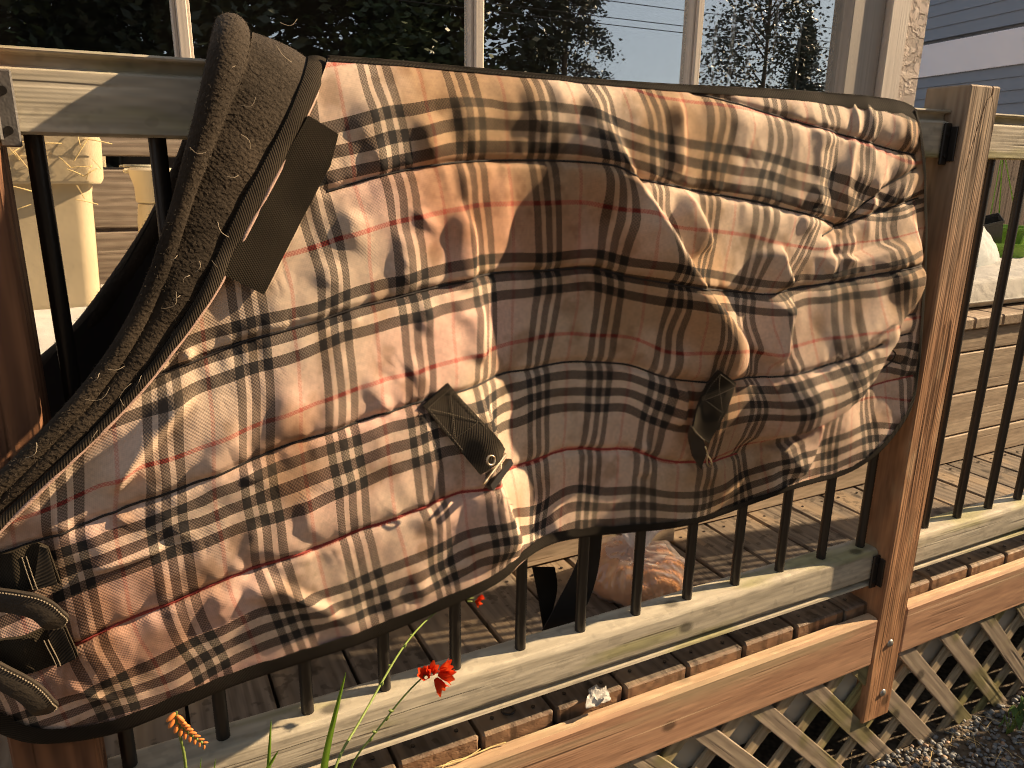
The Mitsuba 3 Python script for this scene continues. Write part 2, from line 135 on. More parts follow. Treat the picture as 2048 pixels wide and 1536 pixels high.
BIND_R = N('''-100,-106,534 -78,-106,551 -26,-105,599 26,-102,642 70,-98,682 107,-94,724 143,-90,766 167,-87,799 202,-81,859 240,-74,918 271,-66,971 296,-52,1012 314,-22,1043 319,12,1048 322,40,1039 315,62,992''')
PATCH = N('''276,-72,978 309,-74,959 297,-78,924 209,-94,781 184,-91,792 167,-91,806 215,-80,886''')
FLAPL = N('''429,-110,653 391,-119,630 463,-110,529 510,-86,551''')
FLAPR = N('''879,-112,624 924,-107,596 907,-102,546 882,-89,498 837,-86,533''')
LEATHR = N('''833,-91,538 867,-105,508 879,-104,486 879,-90,451 857,-83,478 842,-86,513''')
CLIPW = N('''461,-114,539 519,-85,548 474,-117,553''')
BAR = N('''465,-117,517 511,-90,543''')
JAW = N('''476,-110,508 520,-83,530''')
LOOP = N('''472,-121,553''')
TEAR = N('''1124,-90,609 1161,-95,622 1204,-92,635 1246,-87,654 1282,-81,672''')
FRAY = N('''488,-105,499 497,-103,491 502,-102,482''')
WIRER = N('''870,-103,496 880,-101,480 880,-98,466 889,-98,454 894,-100,458 885,-101,473 876,-101,481''')
STRAPA = N('''-114,-102,519 -81,-107,523 -46,-112,531 -37,-115,526 -30,-121,487 -59,-116,483 -88,-111,477 -121,-105,471''')
STRAPB = N('''-127,-107,427 -95,-114,427 -53,-121,433 -32,-125,435 -25,-124,394 -49,-120,384 -78,-116,383 -102,-111,380 -135,-105,379''')
BILLA = N('''-113,-112,488 -86,-121,481 -61,-131,476 -44,-142,462 -36,-140,439''')
BILLB = N('''-123,-116,416 -99,-122,395 -80,-127,378 -67,-130,354 -62,-123,329''')
STITCHA = N('''-63,-106,527 -55,-114,479''')
STITCHB = N('''-55,-117,431 -46,-116,382''')
HANGA = N('''766,75,276 763,75,223 736,80,165 693,85,86''')
HANGA2 = N('''810,75,266 808,75,202 798,80,138 765,85,65''')
HANGB = N('''682,110,210 694,110,159 699,90,81''')
HANGB2 = N('''730,110,198 743,110,146 703,90,80''')
BAG = N('''995,221,0''')
ST1 = N('''70,-360,398 68,-360,426 66,-360,454''')
ST2 = N('''194,-345,328 230,-305,326 285,-240,332 330,-180,328 379,-118,311 416,-80,300 447,-72,308 481,-74,303''')
ST3 = N('''210,-330,309 246,-330,339 280,-330,378 302,-330,395 309,-330,399''')
LF1 = N('''184,-370,348 199,-370,406 215,-370,461''')
LF2 = N('''137,-360,359 141,-360,392 145,-360,426''')
LF3 = N('''126,-380,375 138,-380,393 147,-380,406''')
LF4 = N('''78,-360,384 80,-360,394 82,-360,407''')
LF5 = N('''89,-360,379 92,-360,392 94,-360,402''')
BUD = N('''67,-360,462 65,-360,454 70,-360,444 75,-360,435 81,-360,427 86,-360,420''')
FLR = N('''326,-330,394''')
FLR2 = N('''482,-75,297''')


# ---------------------------------------------------------------- materials
def M(name, d): scene[name] = d
def two(d): return {'type': 'twosided', 'b': d}
def pri(col, rough=0.7, **k):
    d = {'type': 'principled', 'base_color': col if isinstance(col, dict) else {'type': 'rgb', 'value': list(col)}, 'roughness': rough}
    d.update(k); return d
def bump(d, fn, scale=1.0, eps=6e-4): return {'type': 'bumpmap', 'arbitrary': proc(fn, eps), 'scale': scale, 'b': d}
def axes(p, ax):
    if ax == 'x': return p.x, p.y, p.z
    if ax == 'y': return p.y, p.x, p.z
    if ax == 'z': return p.z, p.x, p.y
    k = 0.70711
    if ax == '\\': return (p.x - p.z) * k, (p.x + p.z) * k, p.y
    return (p.x + p.z) * k, (p.x - p.z) * k, p.y
def wood_pat(L, a, b, dens):
    w = noise(L * 2.3, a * 9, b * 9) + 0.5 * noise(L * 7, a * 30, b * 30)
    ring = 0.5 + 0.5 * dr.sin((a * 0.9 + b * 0.55) * dens + 7.0 * w)
    fib = noise(L * 9, a * 420, b * 420)
    return ring, fib
def knots(L, a, b, per):
    """distance-like field to sparse knots: small near a knot"""
    cx, cy = dr.floor(L / per), dr.floor((a + b) / 0.09)
    kx = (cx + 0.2 + 0.6 * cell_rand(cx, cy, 5)) * per; ky = (cy + 0.3 + 0.4 * cell_rand(cx, cy, 6)) * 0.09
    on = cell_rand(cx, cy, 7) > 0.45
    d = dr.sqrt(dr.square((L - kx) * 0.7) + dr.square((a + b) - ky))
    return dr.select(on, d, 1.0)
def wood(name, light, dark, ax, dens=330.0, rough=0.75, extra=None, bscale=0.0007, idx=None, knot=0.55, contrast=1.0, fibre=0.35):
    def col(p, n, uv):
        L, a, b = axes(p, ax)
        L = L + (0.0 if idx is None else 3.7 * cell_rand(dr.floor(idx(p)), 3, 1))
        ring, fib = wood_pat(L, a, b, dens)
        k = knots(L, a, b, knot)
        ring = mix((1, 1, 1), (0, 0, 0), 0).x * ring
        big = fbm(L * 1.6, a * 12, b * 12)
        t = dr.clip(contrast * (0.55 * ring + fibre * fib + 0.55 * (big - 0.35)) , 0, 1)
        c = mix(light, dark, t)
        c = c * (1 - 0.65 * (1 - smoothstep(0.006, 0.016, k)))
        if idx is not None: c = c * (0.78 + 0.4 * cell_rand(dr.floor(idx(p)), 1, 9))
        c = c * (0.8 + 0.4 * noise(L * 30, a * 160, b * 160))
        if extra is not None: c = extra(c, p, n, L, a, b)
        return c
    def hgt(p, n, uv):
        L, a, b = axes(p, ax)
        ring, fib = wood_pat(L, a, b, dens)
        crack = smoothstep(0.80, 0.92, noise(L * 3.5, a * 130, b * 130))
        return -(0.35 * ring + 0.8 * fib + 1.6 * crack)
    M(name, two(bump(pri(proc(col), rough, specular=0.3), hgt, bscale)))

def moss(amount):
    def f(c, p, n, L, a, b):
        g = smoothstep(0.5, 0.72, fbm(p.x * 5, p.y * 22, p.z * 22, 4))
        dirt = smoothstep(0.56, 0.72, fbm(p.x * 60, p.y * 60, p.z * 60, 3))
        c = mix(c, c * mi.Color3f(0.62, 0.66, 0.34), g * amount)
        crack = smoothstep(0.0012, 0.0004, dr.abs(p.z - 0.104 - 0.004 * noise(p.x * 2.2, 3) - 0.0012 * noise(p.x * 40, 1))) * smoothstep(0.3, 0.5, noise(p.x * 3.1, 7))
        return c * (1 - 0.14 * dirt) * (1 - 0.7 * crack)
    return f
wood('wood_rail', (0.50, 0.455, 0.36), (0.31, 0.275, 0.21), 'x', dens=240, extra=moss(0.7), bscale=0.0006, contrast=0.75, fibre=0.3)
def rim_x(c, p, n, L, a, b):
    top = smoothstep(0.6, 0.9, n.z)                      # the walked and rained-on upper face has lost its stain
    wear = smoothstep(0.40, 0.66, fbm(p.x * 14, p.y * 40, p.z * 26, 4))
    c = mix(c, mi.Color3f(0.60, 0.47, 0.30) * (0.7 + 0.5 * noise(p.x * 12, p.y * 300, 1)), top * (0.45 + 0.5 * wear))
    line = smoothstep(0.80, 0.88, noise(p.x * 1.1, p.y * 40, p.z * 120))
    c = mix(c, mi.Color3f(0.66, 0.50, 0.33), (1 - top) * line * 0.55)
    grn = smoothstep(0.0, 0.05, p.z + 0.075) * (1 - top) * smoothstep(0.35, 0.6, fbm(p.x * 4, p.z * 30, 2))
    return mix(c, mi.Color3f(0.36, 0.31, 0.19), 0.55 * grn)
wood('wood_rim', (0.46, 0.275, 0.17), (0.30, 0.165, 0.10), 'x', dens=170, extra=rim_x, contrast=0.8)
def post_x(c, p, n, L, a, b):
    g = smoothstep(0.50, 1.12, p.z + 0.35 * (fbm(p.x * 18, p.y * 18, p.z * 5) - 0.5))
    grey = mi.Color3f(0.34, 0.285, 0.21) * (0.45 + 0.8 * noise(p.x * 150, p.y * 150, p.z * 7))
    c = mix(c, grey, g * 0.75)
    pale = smoothstep(0.55, 0.75, fbm(p.x * 25, p.y * 25, p.z * 9))
    c = mix(c, mi.Color3f(0.50, 0.36, 0.22), 0.5 * pale)
    c = c * (0.72 + 0.5 * fbm(p.x * 60, p.y * 60, p.z * 16, 4))
    black = smoothstep(0.60, 0.74, fbm(p.x * 42, p.y * 42, p.z * 7, 3)) * (0.35 + 0.65 * g)
    return c * (1 - 0.5 * black)
wood('wood_post', (0.42, 0.225, 0.115), (0.23, 0.115, 0.06), 'z', dens=150, extra=post_x, bscale=0.0018, contrast=0.8)
wood('wood_post_red', (0.25, 0.12, 0.06), (0.11, 0.052, 0.03), 'z', dens=300, bscale=0.001)
wood('wood_post_dark', (0.24, 0.11, 0.055), (0.13, 0.055, 0.03), 'z', dens=300, bscale=0.001)
def deck_x(c, p, n, L, a, b):
    wear = smoothstep(0.45, 0.7, fbm(p.x * 16, p.y * 5, p.z * 3, 4))
    c = mix(c, mi.Color3f(0.36, 0.26, 0.16), 0.4 * wear)
    spot = smoothstep(0.62, 0.74, fbm(p.x * 45, p.y * 45, 3, 3))
    front = smoothstep(0.5, 0.9, -n.y)
    c = mix(c, mi.Color3f(0.27, 0.155, 0.085) * (0.6 + 0.7 * noise(p.x * 60, p.z * 90)), front * 0.8)
    return c * (1 - 0.45 * spot)
wood('wood_deck', (0.195, 0.16, 0.125), (0.098, 0.078, 0.060), 'y', dens=260, extra=deck_x, idx=lambda p: (p.x - 0.6631) / 0.146, bscale=0.0009, rough=0.62)
wood('wood_bench', (0.46, 0.37, 0.27), (0.27, 0.20, 0.14), 'x', dens=160, idx=lambda p: (p.z - 0.098) / 0.143, bscale=0.0007, contrast=0.8)
wood('wood_bench_top', (0.36, 0.28, 0.20), (0.19, 0.14, 0.10), 'y', dens=240, idx=lambda p: p.x / 0.146)
wood('wood_grey', (0.36, 0.30, 0.24), (0.17, 0.13, 0.10), 'x', dens=520)
def lat_x(c, p, n, L, a, b):
    return mix(c, c * mi.Color3f(0.6, 0.68, 0.36), 0.8 * smoothstep(0.5, 0.7, fbm(p.x * 9, p.z * 9, 4)))
wood('wood_lattice', (0.34, 0.28, 0.21), (0.20, 0.16, 0.12), '\\', dens=300, extra=lat_x)
wood('wood_lattice_back', (0.40, 0.33, 0.23), (0.24, 0.19, 0.12), '/', dens=300, extra=lat_x)
wood('wood_fence', (0.16, 0.115, 0.09), (0.09, 0.065, 0.05), 'z', dens=300, idx=lambda p: p.x / 0.12)

# plaid: u and v count the thread groups; warp and weft are woven thread over thread
def stripe3(t, half, gap):
    t = t - dr.floor(t + 0.5); a = dr.abs(t)
    dark = dr.select((a < half) | (dr.abs(a - gap) < half), 1.0, 0.0)
    lightg = dr.select((a < gap + half) & (dark < 0.5), 1.0, 0.0)
    return dark, lightg
def redline(t, w):
    t = t - 0.5; a = dr.abs(t - dr.floor(t + 0.5)); return dr.select(a < w, 1.0, 0.0)
TU, TV = 0.104 / 0.0019, 0.168 / 0.0019
def plaid_col(p, n, uv):
    u, v = uv.x, uv.y
    beige, white, black, red = mi.Color3f(0.565, 0.44, 0.335), mi.Color3f(0.605, 0.485, 0.37), mi.Color3f(0.030, 0.027, 0.026), mi.Color3f(0.47, 0.07, 0.055)
    pink = smoothstep(0.42, 0.68, fbm(p.x * 4.2 + 3, p.z * 5, 1.7, 3))
    beige = mix(beige, mi.Color3f(0.63, 0.41, 0.335), pink * (1 - smoothstep(0.5, 0.9, p.x) * 0.6))
    du, lu = stripe3(u, 0.049, 0.158)
    dv, lv = stripe3(v, 0.037, 0.14)
    wu = mix(mix(beige, white, lu * 0.45), black, du); wv = mix(mix(beige, white, lv), black, dv)
    wu = mix(wu, red, redline(u, 0.022) * 0.6); wv = mix(wv, red, redline(v, 0.015))
    i, j = dr.floor(u * TU), dr.floor(v * TV)
    par = (i + j) * 0.5; par = par - dr.floor(par)
    avg = wu * 0.46 + wv * 0.54
    c = mix(avg, dr.select(par < 0.25, wu, wv), 0.42)
    c = c * (1 - (0.52 * dv + 0.38 * du) * (1 - du * dv))
    fu, fv = u * TU - i - 0.5, v * TV - j - 0.5
    c = c * (1.04 - 0.3 * (fu * fu + fv * fv))
    stain = smoothstep(0.46, 0.70, fbm(p.x * 9, p.z * 7, 5.2, 4))
    stain2 = smoothstep(0.55, 0.72, fbm(p.x * 26 + 9, p.z * 22, 2.2, 4))
    c = c * mix((1, 1, 1), (0.64, 0.52, 0.38), stain * 0.9)
    c = c * mix((1, 1, 1), (0.55, 0.47, 0.38), stain2 * 0.65)
    dust = smoothstep(0.45, 0.75, fbm(p.x * 6 + 5, p.z * 8, 9.1, 3))
    c = mix(c, mi.Color3f(0.42, 0.31, 0.20), 0.10 * dust)
    return c * (0.9 + 0.2 * noise(p.x * 300, p.z * 300, p.y * 300))
def plaid_h(p, n, uv):
    u, v = uv.x * TU, uv.y * TV
    return 0.5 * dr.sin(u * math.pi) * dr.sin(v * math.pi) + 2.2 * fbm(p.x * 90, p.z * 90, p.y * 60, 3) + 2.5 * noise(p.x * 45 + 30 * p.z, p.z * 25) + 3.4 * dr.abs(noise(p.x * 62 + 24 * p.z + 3 * noise(p.x * 20, p.z * 20), p.z * 40 - p.x * 16) - 0.5) * smoothstep(0.35, 0.6, noise(p.x * 11, p.z * 9, 4))
M('plaid', two(bump(pri(proc(plaid_col), 0.85, sheen=0.3, specular=0.15), plaid_h, 0.00028, 5e-4)))
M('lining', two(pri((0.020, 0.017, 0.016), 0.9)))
def twill(base, lite, fu, fv, scale):
    def col(p, n, uv):
        s = 0.5 + 0.5 * dr.sin((uv.x * fu + uv.y * fv))
        d = smoothstep(0.4, 0.75, fbm(p.x * 14, p.y * 14, p.z * 14))
        return mix(mi.Color3f(base), mi.Color3f(lite), s * 0.8 + 0.2 * noise(uv.x * 900, uv.y * 900)) * (0.75 + 0.5 * d)
    def h(p, n, uv): return dr.sin((uv.x * fu + uv.y * fv))
    return two(bump(pri(proc(col), 0.85, specular=0.08), h, scale, 4e-4))
M('twill', twill((0.018, 0.015, 0.012), (0.066, 0.053, 0.038), 1700, 1500, 0.0003))
M('hem_tape', twill((0.011, 0.010, 0.009), (0.045, 0.037, 0.028), 1300, 1600, 0.0003))
def web_col(p, n, uv):
    w = dr.sin(uv.x * 2200) * dr.sin(uv.y * 1500)
    d = fbm(p.x * 18, p.z * 18, 3)
    return mix(mi.Color3f(0.013, 0.011, 0.008), mi.Color3f(0.050, 0.040, 0.027), dr.clip(0.45 + 0.5 * w + 0.6 * (d - 0.5), 0, 1))
M('webbing', two(bump(pri(proc(web_col), 0.85, specular=0.08), lambda p, n, uv: dr.sin(uv.x * 2200) * dr.sin(uv.y * 1500), 0.0004, 3e-4)))
def fleece_col(p, n, uv):
    a = fbm(p.x * 260, p.y * 260, p.z * 260, 3); b = fbm(p.x * 12, p.y * 12, p.z * 12, 3)
    return mix(mi.Color3f(0.018, 0.015, 0.012), mi.Color3f(0.058, 0.045, 0.033), dr.clip(0.35 + 0.5 * (a - 0.45) + 1.3 * (b - 0.45), 0, 1))
M('fleece', two(bump(pri(proc(fleece_col), 0.95, sheen=0.9, specular=0.05), lambda p, n, uv: fbm(p.x * 330, p.y * 330, p.z * 330, 3), 0.0020, 6e-4)))
M('fuzz', two(pri((0.055, 0.043, 0.031), 0.9)))
M('pale_piping', two(bump(pri((0.46, 0.31, 0.25), 0.8), lambda p, n, uv: noise(p.x * 900, p.y * 900, p.z * 900), 0.0004)))
M('black_thread', two(pri((0.025, 0.02, 0.018), 0.8)))
M('pale_thread', two(pri((0.27, 0.225, 0.16), 0.8)))
def leather_col(p, n, uv):
    return mix(mi.Color3f(0.022, 0.018, 0.015), mi.Color3f(0.055, 0.045, 0.034), fbm(p.x * 40, p.y * 40, p.z * 40))
M('leather', two(bump(pri(proc(leather_col), 0.55, specular=0.25), lambda p, n, uv: fbm(p.x * 300, p.y * 300, p.z * 300), 0.0006)))
M('flap_thread', two(pri((0.10, 0.082, 0.056), 0.85)))
M('flap_tape', twill((0.016, 0.013, 0.010), (0.050, 0.041, 0.030), 1500, 1500, 0.0003))
def brass_col(p, n, uv):
    return mix(mi.Color3f(0.62, 0.54, 0.40), mi.Color3f(0.25, 0.17, 0.10), smoothstep(0.45, 0.7, fbm(p.x * 90, p.y * 90, p.z * 90)))
M('worn_metal', two(pri(proc(brass_col), 0.32, metallic=0.9)))
M('galvanised', two(bump(pri(proc(lambda p, n, uv: mix(mi.Color3f(.55, .55, .52), mi.Color3f(.34, .33, .30), fbm(p.x * 120, p.y * 120, p.z * 120))), 0.4, metallic=0.85), lambda p, n, uv: noise(p.x * 300, p.z * 300), 0.0003)))
M('black_metal', two(bump(pri(proc(lambda p, n, uv: mi.Color3f(0.014, 0.012, 0.011) * (0.7 + 0.9 * fbm(p.x * 30, p.y * 30, p.z * 9))), 0.38, specular=0.5), lambda p, n, uv: noise(p.x * 500, p.y * 500, p.z * 500), 0.00008)))
M('grey_plastic', two(bump(pri(proc(lambda p, n, uv: mi.Color3f(0.095, 0.09, 0.088) * (0.7 + 0.6 * fbm(p.x * 60, p.y * 60, p.z * 60))), 0.55), lambda p, n, uv: noise(p.x * 600, p.z * 600), 0.0002)))
M('frame_paint', two(bump(pri(proc(lambda p, n, uv: mi.Color3f(0.55, 0.49, 0.43) * (0.85 + 0.25 * noise(p.x * 140, p.y * 140, p.z * 1.5))), 0.55), lambda p, n, uv: noise(p.x * 200, p.y * 200, p.z * 3), 0.0006)))
M('frame_dark', two(pri(proc(lambda p, n, uv: mi.Color3f(0.30, 0.27, 0.24) * (0.85 + 0.25 * noise(p.x * 140, p.y * 140, p.z * 1.5))), 0.5)))
def stucco_h(p, n, uv):
    q = fbm(p.x * 30 + 1.5 * noise(p.x * 40, p.z * 40), p.y * 30, p.z * 24, 3)
    return smoothstep(0.46, 0.56, q) + 0.25 * noise(p.x * 160, p.y * 160, p.z * 160)
M('stucco', two(bump(pri(proc(lambda p, n, uv: mi.Color3f(0.60, 0.52, 0.46) * (0.72 + 0.3 * smoothstep(0.42, 0.56, fbm(p.x * 30 + 1.5 * noise(p.x * 40, p.z * 40), p.y * 30, p.z * 24, 3)))), 0.9), stucco_h, 0.010, 1e-3)))
M('siding_paint', two(bump(pri(proc(lambda p, n, uv: mi.Color3f(0.22, 0.265, 0.335) * (0.92 + 0.14 * fbm(p.x * 3, p.y * 1.2, p.z * 14))), 0.6), lambda p, n, uv: noise(p.x * 90, p.y * 12, p.z * 160), 0.0002)))
M('white_paint', two(pri((0.84, 0.85, 0.92), 0.6)))
M('room_paint', two(pri((0.05, 0.045, 0.04), 0.9)))
M('curtain_cloth', two(pri(proc(lambda p, n, uv: mi.Color3f(0.80, 0.76, 0.66) * (0.8 + 0.2 * noise(p.x * 25, p.z * 1.2))), 0.9)))
M('window_glass', {'type': 'blendbsdf', 'weight': 0.72, 'a': {'type': 'thindielectric', 'int_ior': 1.52}, 'b': {'type': 'conductor', 'material': 'none', 'specular_reflectance': {'type': 'rgb', 'value': [0.93, 0.97, 0.98]}}})
M('bin_plastic', two(bump(pri(proc(lambda p, n, uv: mi.Color3f(0.46, 0.38, 0.25) * (0.82 + 0.28 * fbm(p.x * 14, p.y * 14, p.z * 9, 4)) ), 0.45, specular=0.4), lambda p, n, uv: fbm(p.x * 120, p.y * 120, p.z * 120), 0.0006)))
M('cream_plastic', two(pri((0.52, 0.46, 0.33), 0.4)))
M('straw_mat', two(pri((0.62, 0.47, 0.22), 0.8)))
def cush_col(p, n, uv): return mi.Color3f(0.40, 0.385, 0.35) * (0.8 + 0.3 * fbm(p.x * 9, p.y * 9, p.z * 9)) * (0.93 + 0.14 * noise(p.x * 500, p.y * 500, p.z * 500))
M('cushion_cloth', two(bump(pri(proc(cush_col), 0.9), lambda p, n, uv: noise(p.x * 500, p.y * 500, p.z * 500) + 6 * fbm(p.x * 30, p.y * 30, p.z * 30), 0.0008)))
M('pillow_cloth', two(pri(proc(lambda p, n, uv: mix(mi.Color3f(0.36, 0.38, 0.38), mi.Color3f(0.15, 0.26, 0.29), smoothstep(0.56, 0.52, p.z + 0.02 * noise(p.x * 30, p.y * 30)) * 0.8)), 0.9)))
M('green_plastic', two(pri((0.16, 0.30, 0.035), 0.45)))
M('dark_plastic', two(pri((0.025, 0.025, 0.025), 0.5)))
M('concrete', two(bump(pri(proc(lambda p, n, uv: mi.Color3f(0.42, 0.40, 0.34) * (0.55 + 0.7 * fbm(p.x * 9, p.y * 9, p.z * 9, 4))), 0.95), lambda p, n, uv: fbm(p.x * 70, p.y * 70, p.z * 70), 0.003)))
M('soil', two(bump(pri(proc(lambda p, n, uv: mix(mi.Color3f(0.055, 0.042, 0.030), mi.Color3f(0.15, 0.12, 0.085), fbm(p.x * 8, p.y * 8, 1, 4) * noise(p.x * 130, p.y * 130) * 1.6)), 0.95), lambda p, n, uv: fbm(p.x * 60, p.y * 60, 1, 4), 0.012)))
M('pebble_mat', two(bump(pri({'type': 'mesh_attribute', 'name': 'vertex_color'}, 0.6, specular=0.4), lambda p, n, uv: fbm(p.x * 160, p.y * 160, p.z * 160), 0.001)))
M('painted_vertex', two(pri({'type': 'mesh_attribute', 'name': 'vertex_color'}, 0.6)))
def leafm(c): return {'type': 'twosided', 'b': pri(c, 0.5, specular=0.35)}
M('blade_green', {'type': 'principledthin', 'base_color': proc(lambda p, n, uv: mix(mi.Color3f(0.10, 0.20, 0.022), mi.Color3f(0.17, 0.30, 0.035), noise(uv.x * 260, uv.y * 6))), 'roughness': 0.45, 'diff_trans': 0.7, 'spec_trans': 0.0})
M('stem_green', leafm((0.16, 0.22, 0.05)))
M('flower_red', {'type': 'principledthin', 'base_color': proc(lambda p, n, uv: mix(mi.Color3f(0.62, 0.022, 0.012), mi.Color3f(0.75, 0.10, 0.02), noise(p.x * 120, p.y * 120, p.z * 120))), 'roughness': 0.5, 'diff_trans': 0.7, 'spec_trans': 0.0})
M('bud_orange', leafm((0.62, 0.20, 0.045)))
M('dark_leaf', leafm(proc(lambda p, n, uv: mix(mi.Color3f(0.05, 0.10, 0.03), mi.Color3f(0.12, 0.20, 0.05), noise(p.x * 50, p.y * 50, p.z * 50)))))
M('tree_leaf', leafm({'type': 'mesh_attribute', 'name': 'vertex_color'}))
M('bark', two(pri((0.09, 0.065, 0.045), 0.9)))
M('bag_film', {'type': 'blendbsdf', 'weight': 0.25, 'a': {'type': 'thindielectric', 'int_ior': 1.5}, 'b': {'type': 'principledthin', 'base_color': {'type': 'rgb', 'value': [0.85, 0.85, 0.87]}, 'roughness': 0.25, 'spec_trans': 0.0, 'diff_trans': 1.0}})
M('white_film', {'type': 'principledthin', 'base_color': {'type': 'rgb', 'value': [0.80, 0.80, 0.82]}, 'roughness': 0.25, 'spec_trans': 0.25, 'diff_trans': 1.0})
M('orange_grain', two(bump(pri(proc(lambda p, n, uv: mix(mi.Color3f(0.72, 0.28, 0.06), mi.Color3f(0.80, 0.42, 0.16), noise(p.x * 240, p.y * 240, p.z * 240))), 0.5), lambda p, n, uv: noise(p.x * 300, p.y * 300, p.z * 300), 0.004)))
M('paper', two(pri((0.38, 0.37, 0.35), 0.7)))

# ---------------------------------------------------------------- setting: ground, deck, rim boards
g = trimesh.Trimesh([[-150, -150, -.455], [150, -150, -.455], [150, 150, -.455], [-150, 150, -.455]], [[0, 1, 2], [0, 2, 3]], process=False)
obj('ground', g, 'soil'); struct('ground')

DECK = 'deck'; labels[DECK] = {'kind': 'structure'}
for k in range(-11, 30):
    x1 = 0.6601 + 0.146 * k; a = rnd.uniform(-.001, .006)
    if x1 < -0.95 or x1 > 4.6: continue
    obj('plank', bx(x1 - 0.1395 + rnd.uniform(-.001, .001), x1, -0.0262 + a, 2.02, -0.038, rnd.uniform(-.0025, 0), rnd.uniform(.0025, .0055)), 'wood_deck', DECK, smooth=30)
    obj('screw', cat(*[moved(trimesh.creation.cylinder(.0036, .0016, sections=12), t=(x1 - q_, yq, .0003)) for q_ in (.03, .108) for yq in (.006 + rnd.uniform(-.004, .006), .40)]), 'black_metal', DECK + '__plank' + ('' if DECK + '__plank_001' not in scene else sorted(x for x in scene if x.startswith(DECK + '__plank_') and '__screw' not in x)[-1][len(DECK + '__plank'):]))
def rimboard(x0, x1):
    m = bx(x0, x1, -0.0600, -0.0285, -0.1426, -0.0195, .006)
    return m
obj('rim_board', rimboard(-0.025, 1.4638), 'wood_rim', DECK, smooth=30)
obj('rim_board', rimboard(1.5545, 4.6), 'wood_rim', DECK, smooth=30)
obj('rim_board', rimboard(-0.95, -0.12), 'wood_rim', DECK, smooth=30)
obj('joist', cat(*[bx(x, x + .038, .022, 2.0, -.19, -.0385, .002) for x in np.arange(-.7, 4.6, .61)]), 'wood_post_dark', DECK, smooth=30)

# posts
def post(x0, label, top=1.078, mat='wood_post', crack=False, bolts=False):
    t = thing('wooden_post', label, 'post')
    m = manifold3d.Manifold.cube([.089, .089, top + .3006]).translate([x0, -.0605, -.3006])
    hull = bx(x0, x0 + .089, -.0605, .0285, -.3006, top, .003)
    b = trimesh.Trimesh(hull.vertices, hull.faces)
    man = manifold3d.Manifold(manifold3d.Mesh(np.array(b.vertices, np.float32), np.array(b.faces, np.uint32)))
    if crack:
        def cut(P, w, dep):
            out = []
            for a, c in zip(P[:-1], P[1:]):
                pts = []
                for q in (a, c):
                    for dx in (-w, w): pts += [[x0 + q[0] + dx, -.0725, q[1]], [x0 + q[0] + dx * .1, -.0605 + dep, q[1]]]
                pts = np.array(pts, float)
                out.append(manifold3d.Manifold.hull_points(pts))
            return out
        for P, w, dep in (([(.066, 1.09), (.064, 1.062)], .0042, .03), ([(.064, 1.062), (.052, 1.052), (.046, 1.03), (.038, 1.0), (.030, .965), (.022, .925)], .0022, .010),
                          ([(.064, 1.062), (.074, 1.045), (.080, 1.02), (.084, .995)], .0020, .008), ([(.030, .95), (.027, .88), (.031, .82)], .0010, .005),
                          ([(.060, .93), (.058, .86), (.062, .79)], .0009, .005), ([(.045, .80), (.043, .70), (.046, .62)], .0008, .004), ([(.014, .98), (.012, .90), (.013, .80)], .0008, .004),
                          ([(.055, .42), (.052, .30), (.054, .15)], .0008, .004), ([(.020, .10), (.019, -.05), (.022, -.28)], .0009, .005), ([(.058, 0.02), (.056, -.1)], .0008, .004)):
            for c in cut(P, w, dep): man = man - c
    mm = man.to_mesh()
    obj('timber', trimesh.Trimesh(mm.vert_properties[:, :3], mm.tri_verts), mat, t, smooth=30)
    if bolts:
        for (bxp, bz) in ((x0 + .050, -.098), (x0 + .055, -.232)):
            prof = np.array([[0, .0045], [.0035, .0042], [.0065, .0030], [.0086, .0010], [.0092, 0], [.0092, -.001], [0, -.001]])
            d = trimesh.creation.revolve(prof, sections=20)
            obj('bolt', moved(d, rot([1, 0, 0], 90), (bxp, -.0607, bz)), 'galvanised', t, smooth=40)
    return t
post(1.4645, 'square wooden post with split weathered grey top and orange bottom right of the blanket', crack=True, bolts=True)
post(-0.1175, 'dark reddish brown square post at the left edge behind the blanket', mat='wood_post_red')
post(2.98, 'square wooden post at the far right end of the railing, outside the picture')

# railings
def railprofile(z0, up=True):
    P = [(-.0316, 0.000), (-.0316, .0600), (-.0305, .0625), (-.0185, .0670), (-.0180, .0770), (-.0215, .0790), (-.0300, .0795), (-.0310, .0815), (-.0300, .0840), (-.020, .0850)]
    P = P + [(-y, z) for y, z in P[::-1]]
    P[0] = (-.0290, 0); P.insert(1, (-.0316, .0026)); P[-1] = (.0290, 0); P.insert(-1, (.0316, .0026))
    P = np.array(P)
    if not up: P[:, 1] = -P[:, 1]
    P[:, 1] += z0
    return P
def rail_mesh(P, x0, x1):
    from shapely.geometry import Polygon
    m = trimesh.creation.extrude_polygon(Polygon(P), x1 - x0, engine='earcut')
    v = m.vertices.copy(); m.vertices = np.stack([v[:, 2] + x0, v[:, 0], v[:, 1]], 1)
    m.invert() if m.volume < 0 else None
    return m
BTOP = railprofile(.951, True)
PB = np.array([(-.0200, .1345), (-.0262, .1325), (-.0300, .1275), (-.0316, .1215), (-.0316, .0700), (-.0300, .0660), (-.0190, .0620), (-.0190, .0560), (-.0310, .0545), (-.0320, .0500), (-.0290, .0475)])
BBOT = np.r_[PB, np.stack([-PB[::-1, 0], PB[::-1, 1]], 1)]
bal = trimesh.creation.cylinder(.0095, .951 - .1345 + .004, sections=20)
foot = trimesh.creation.cylinder(.0108, .006, sections=20)
BAL = mikit.ply(moved(bal, t=(0, 0, (.951 + .1345) / 2)), 'black_metal', smooth=40)
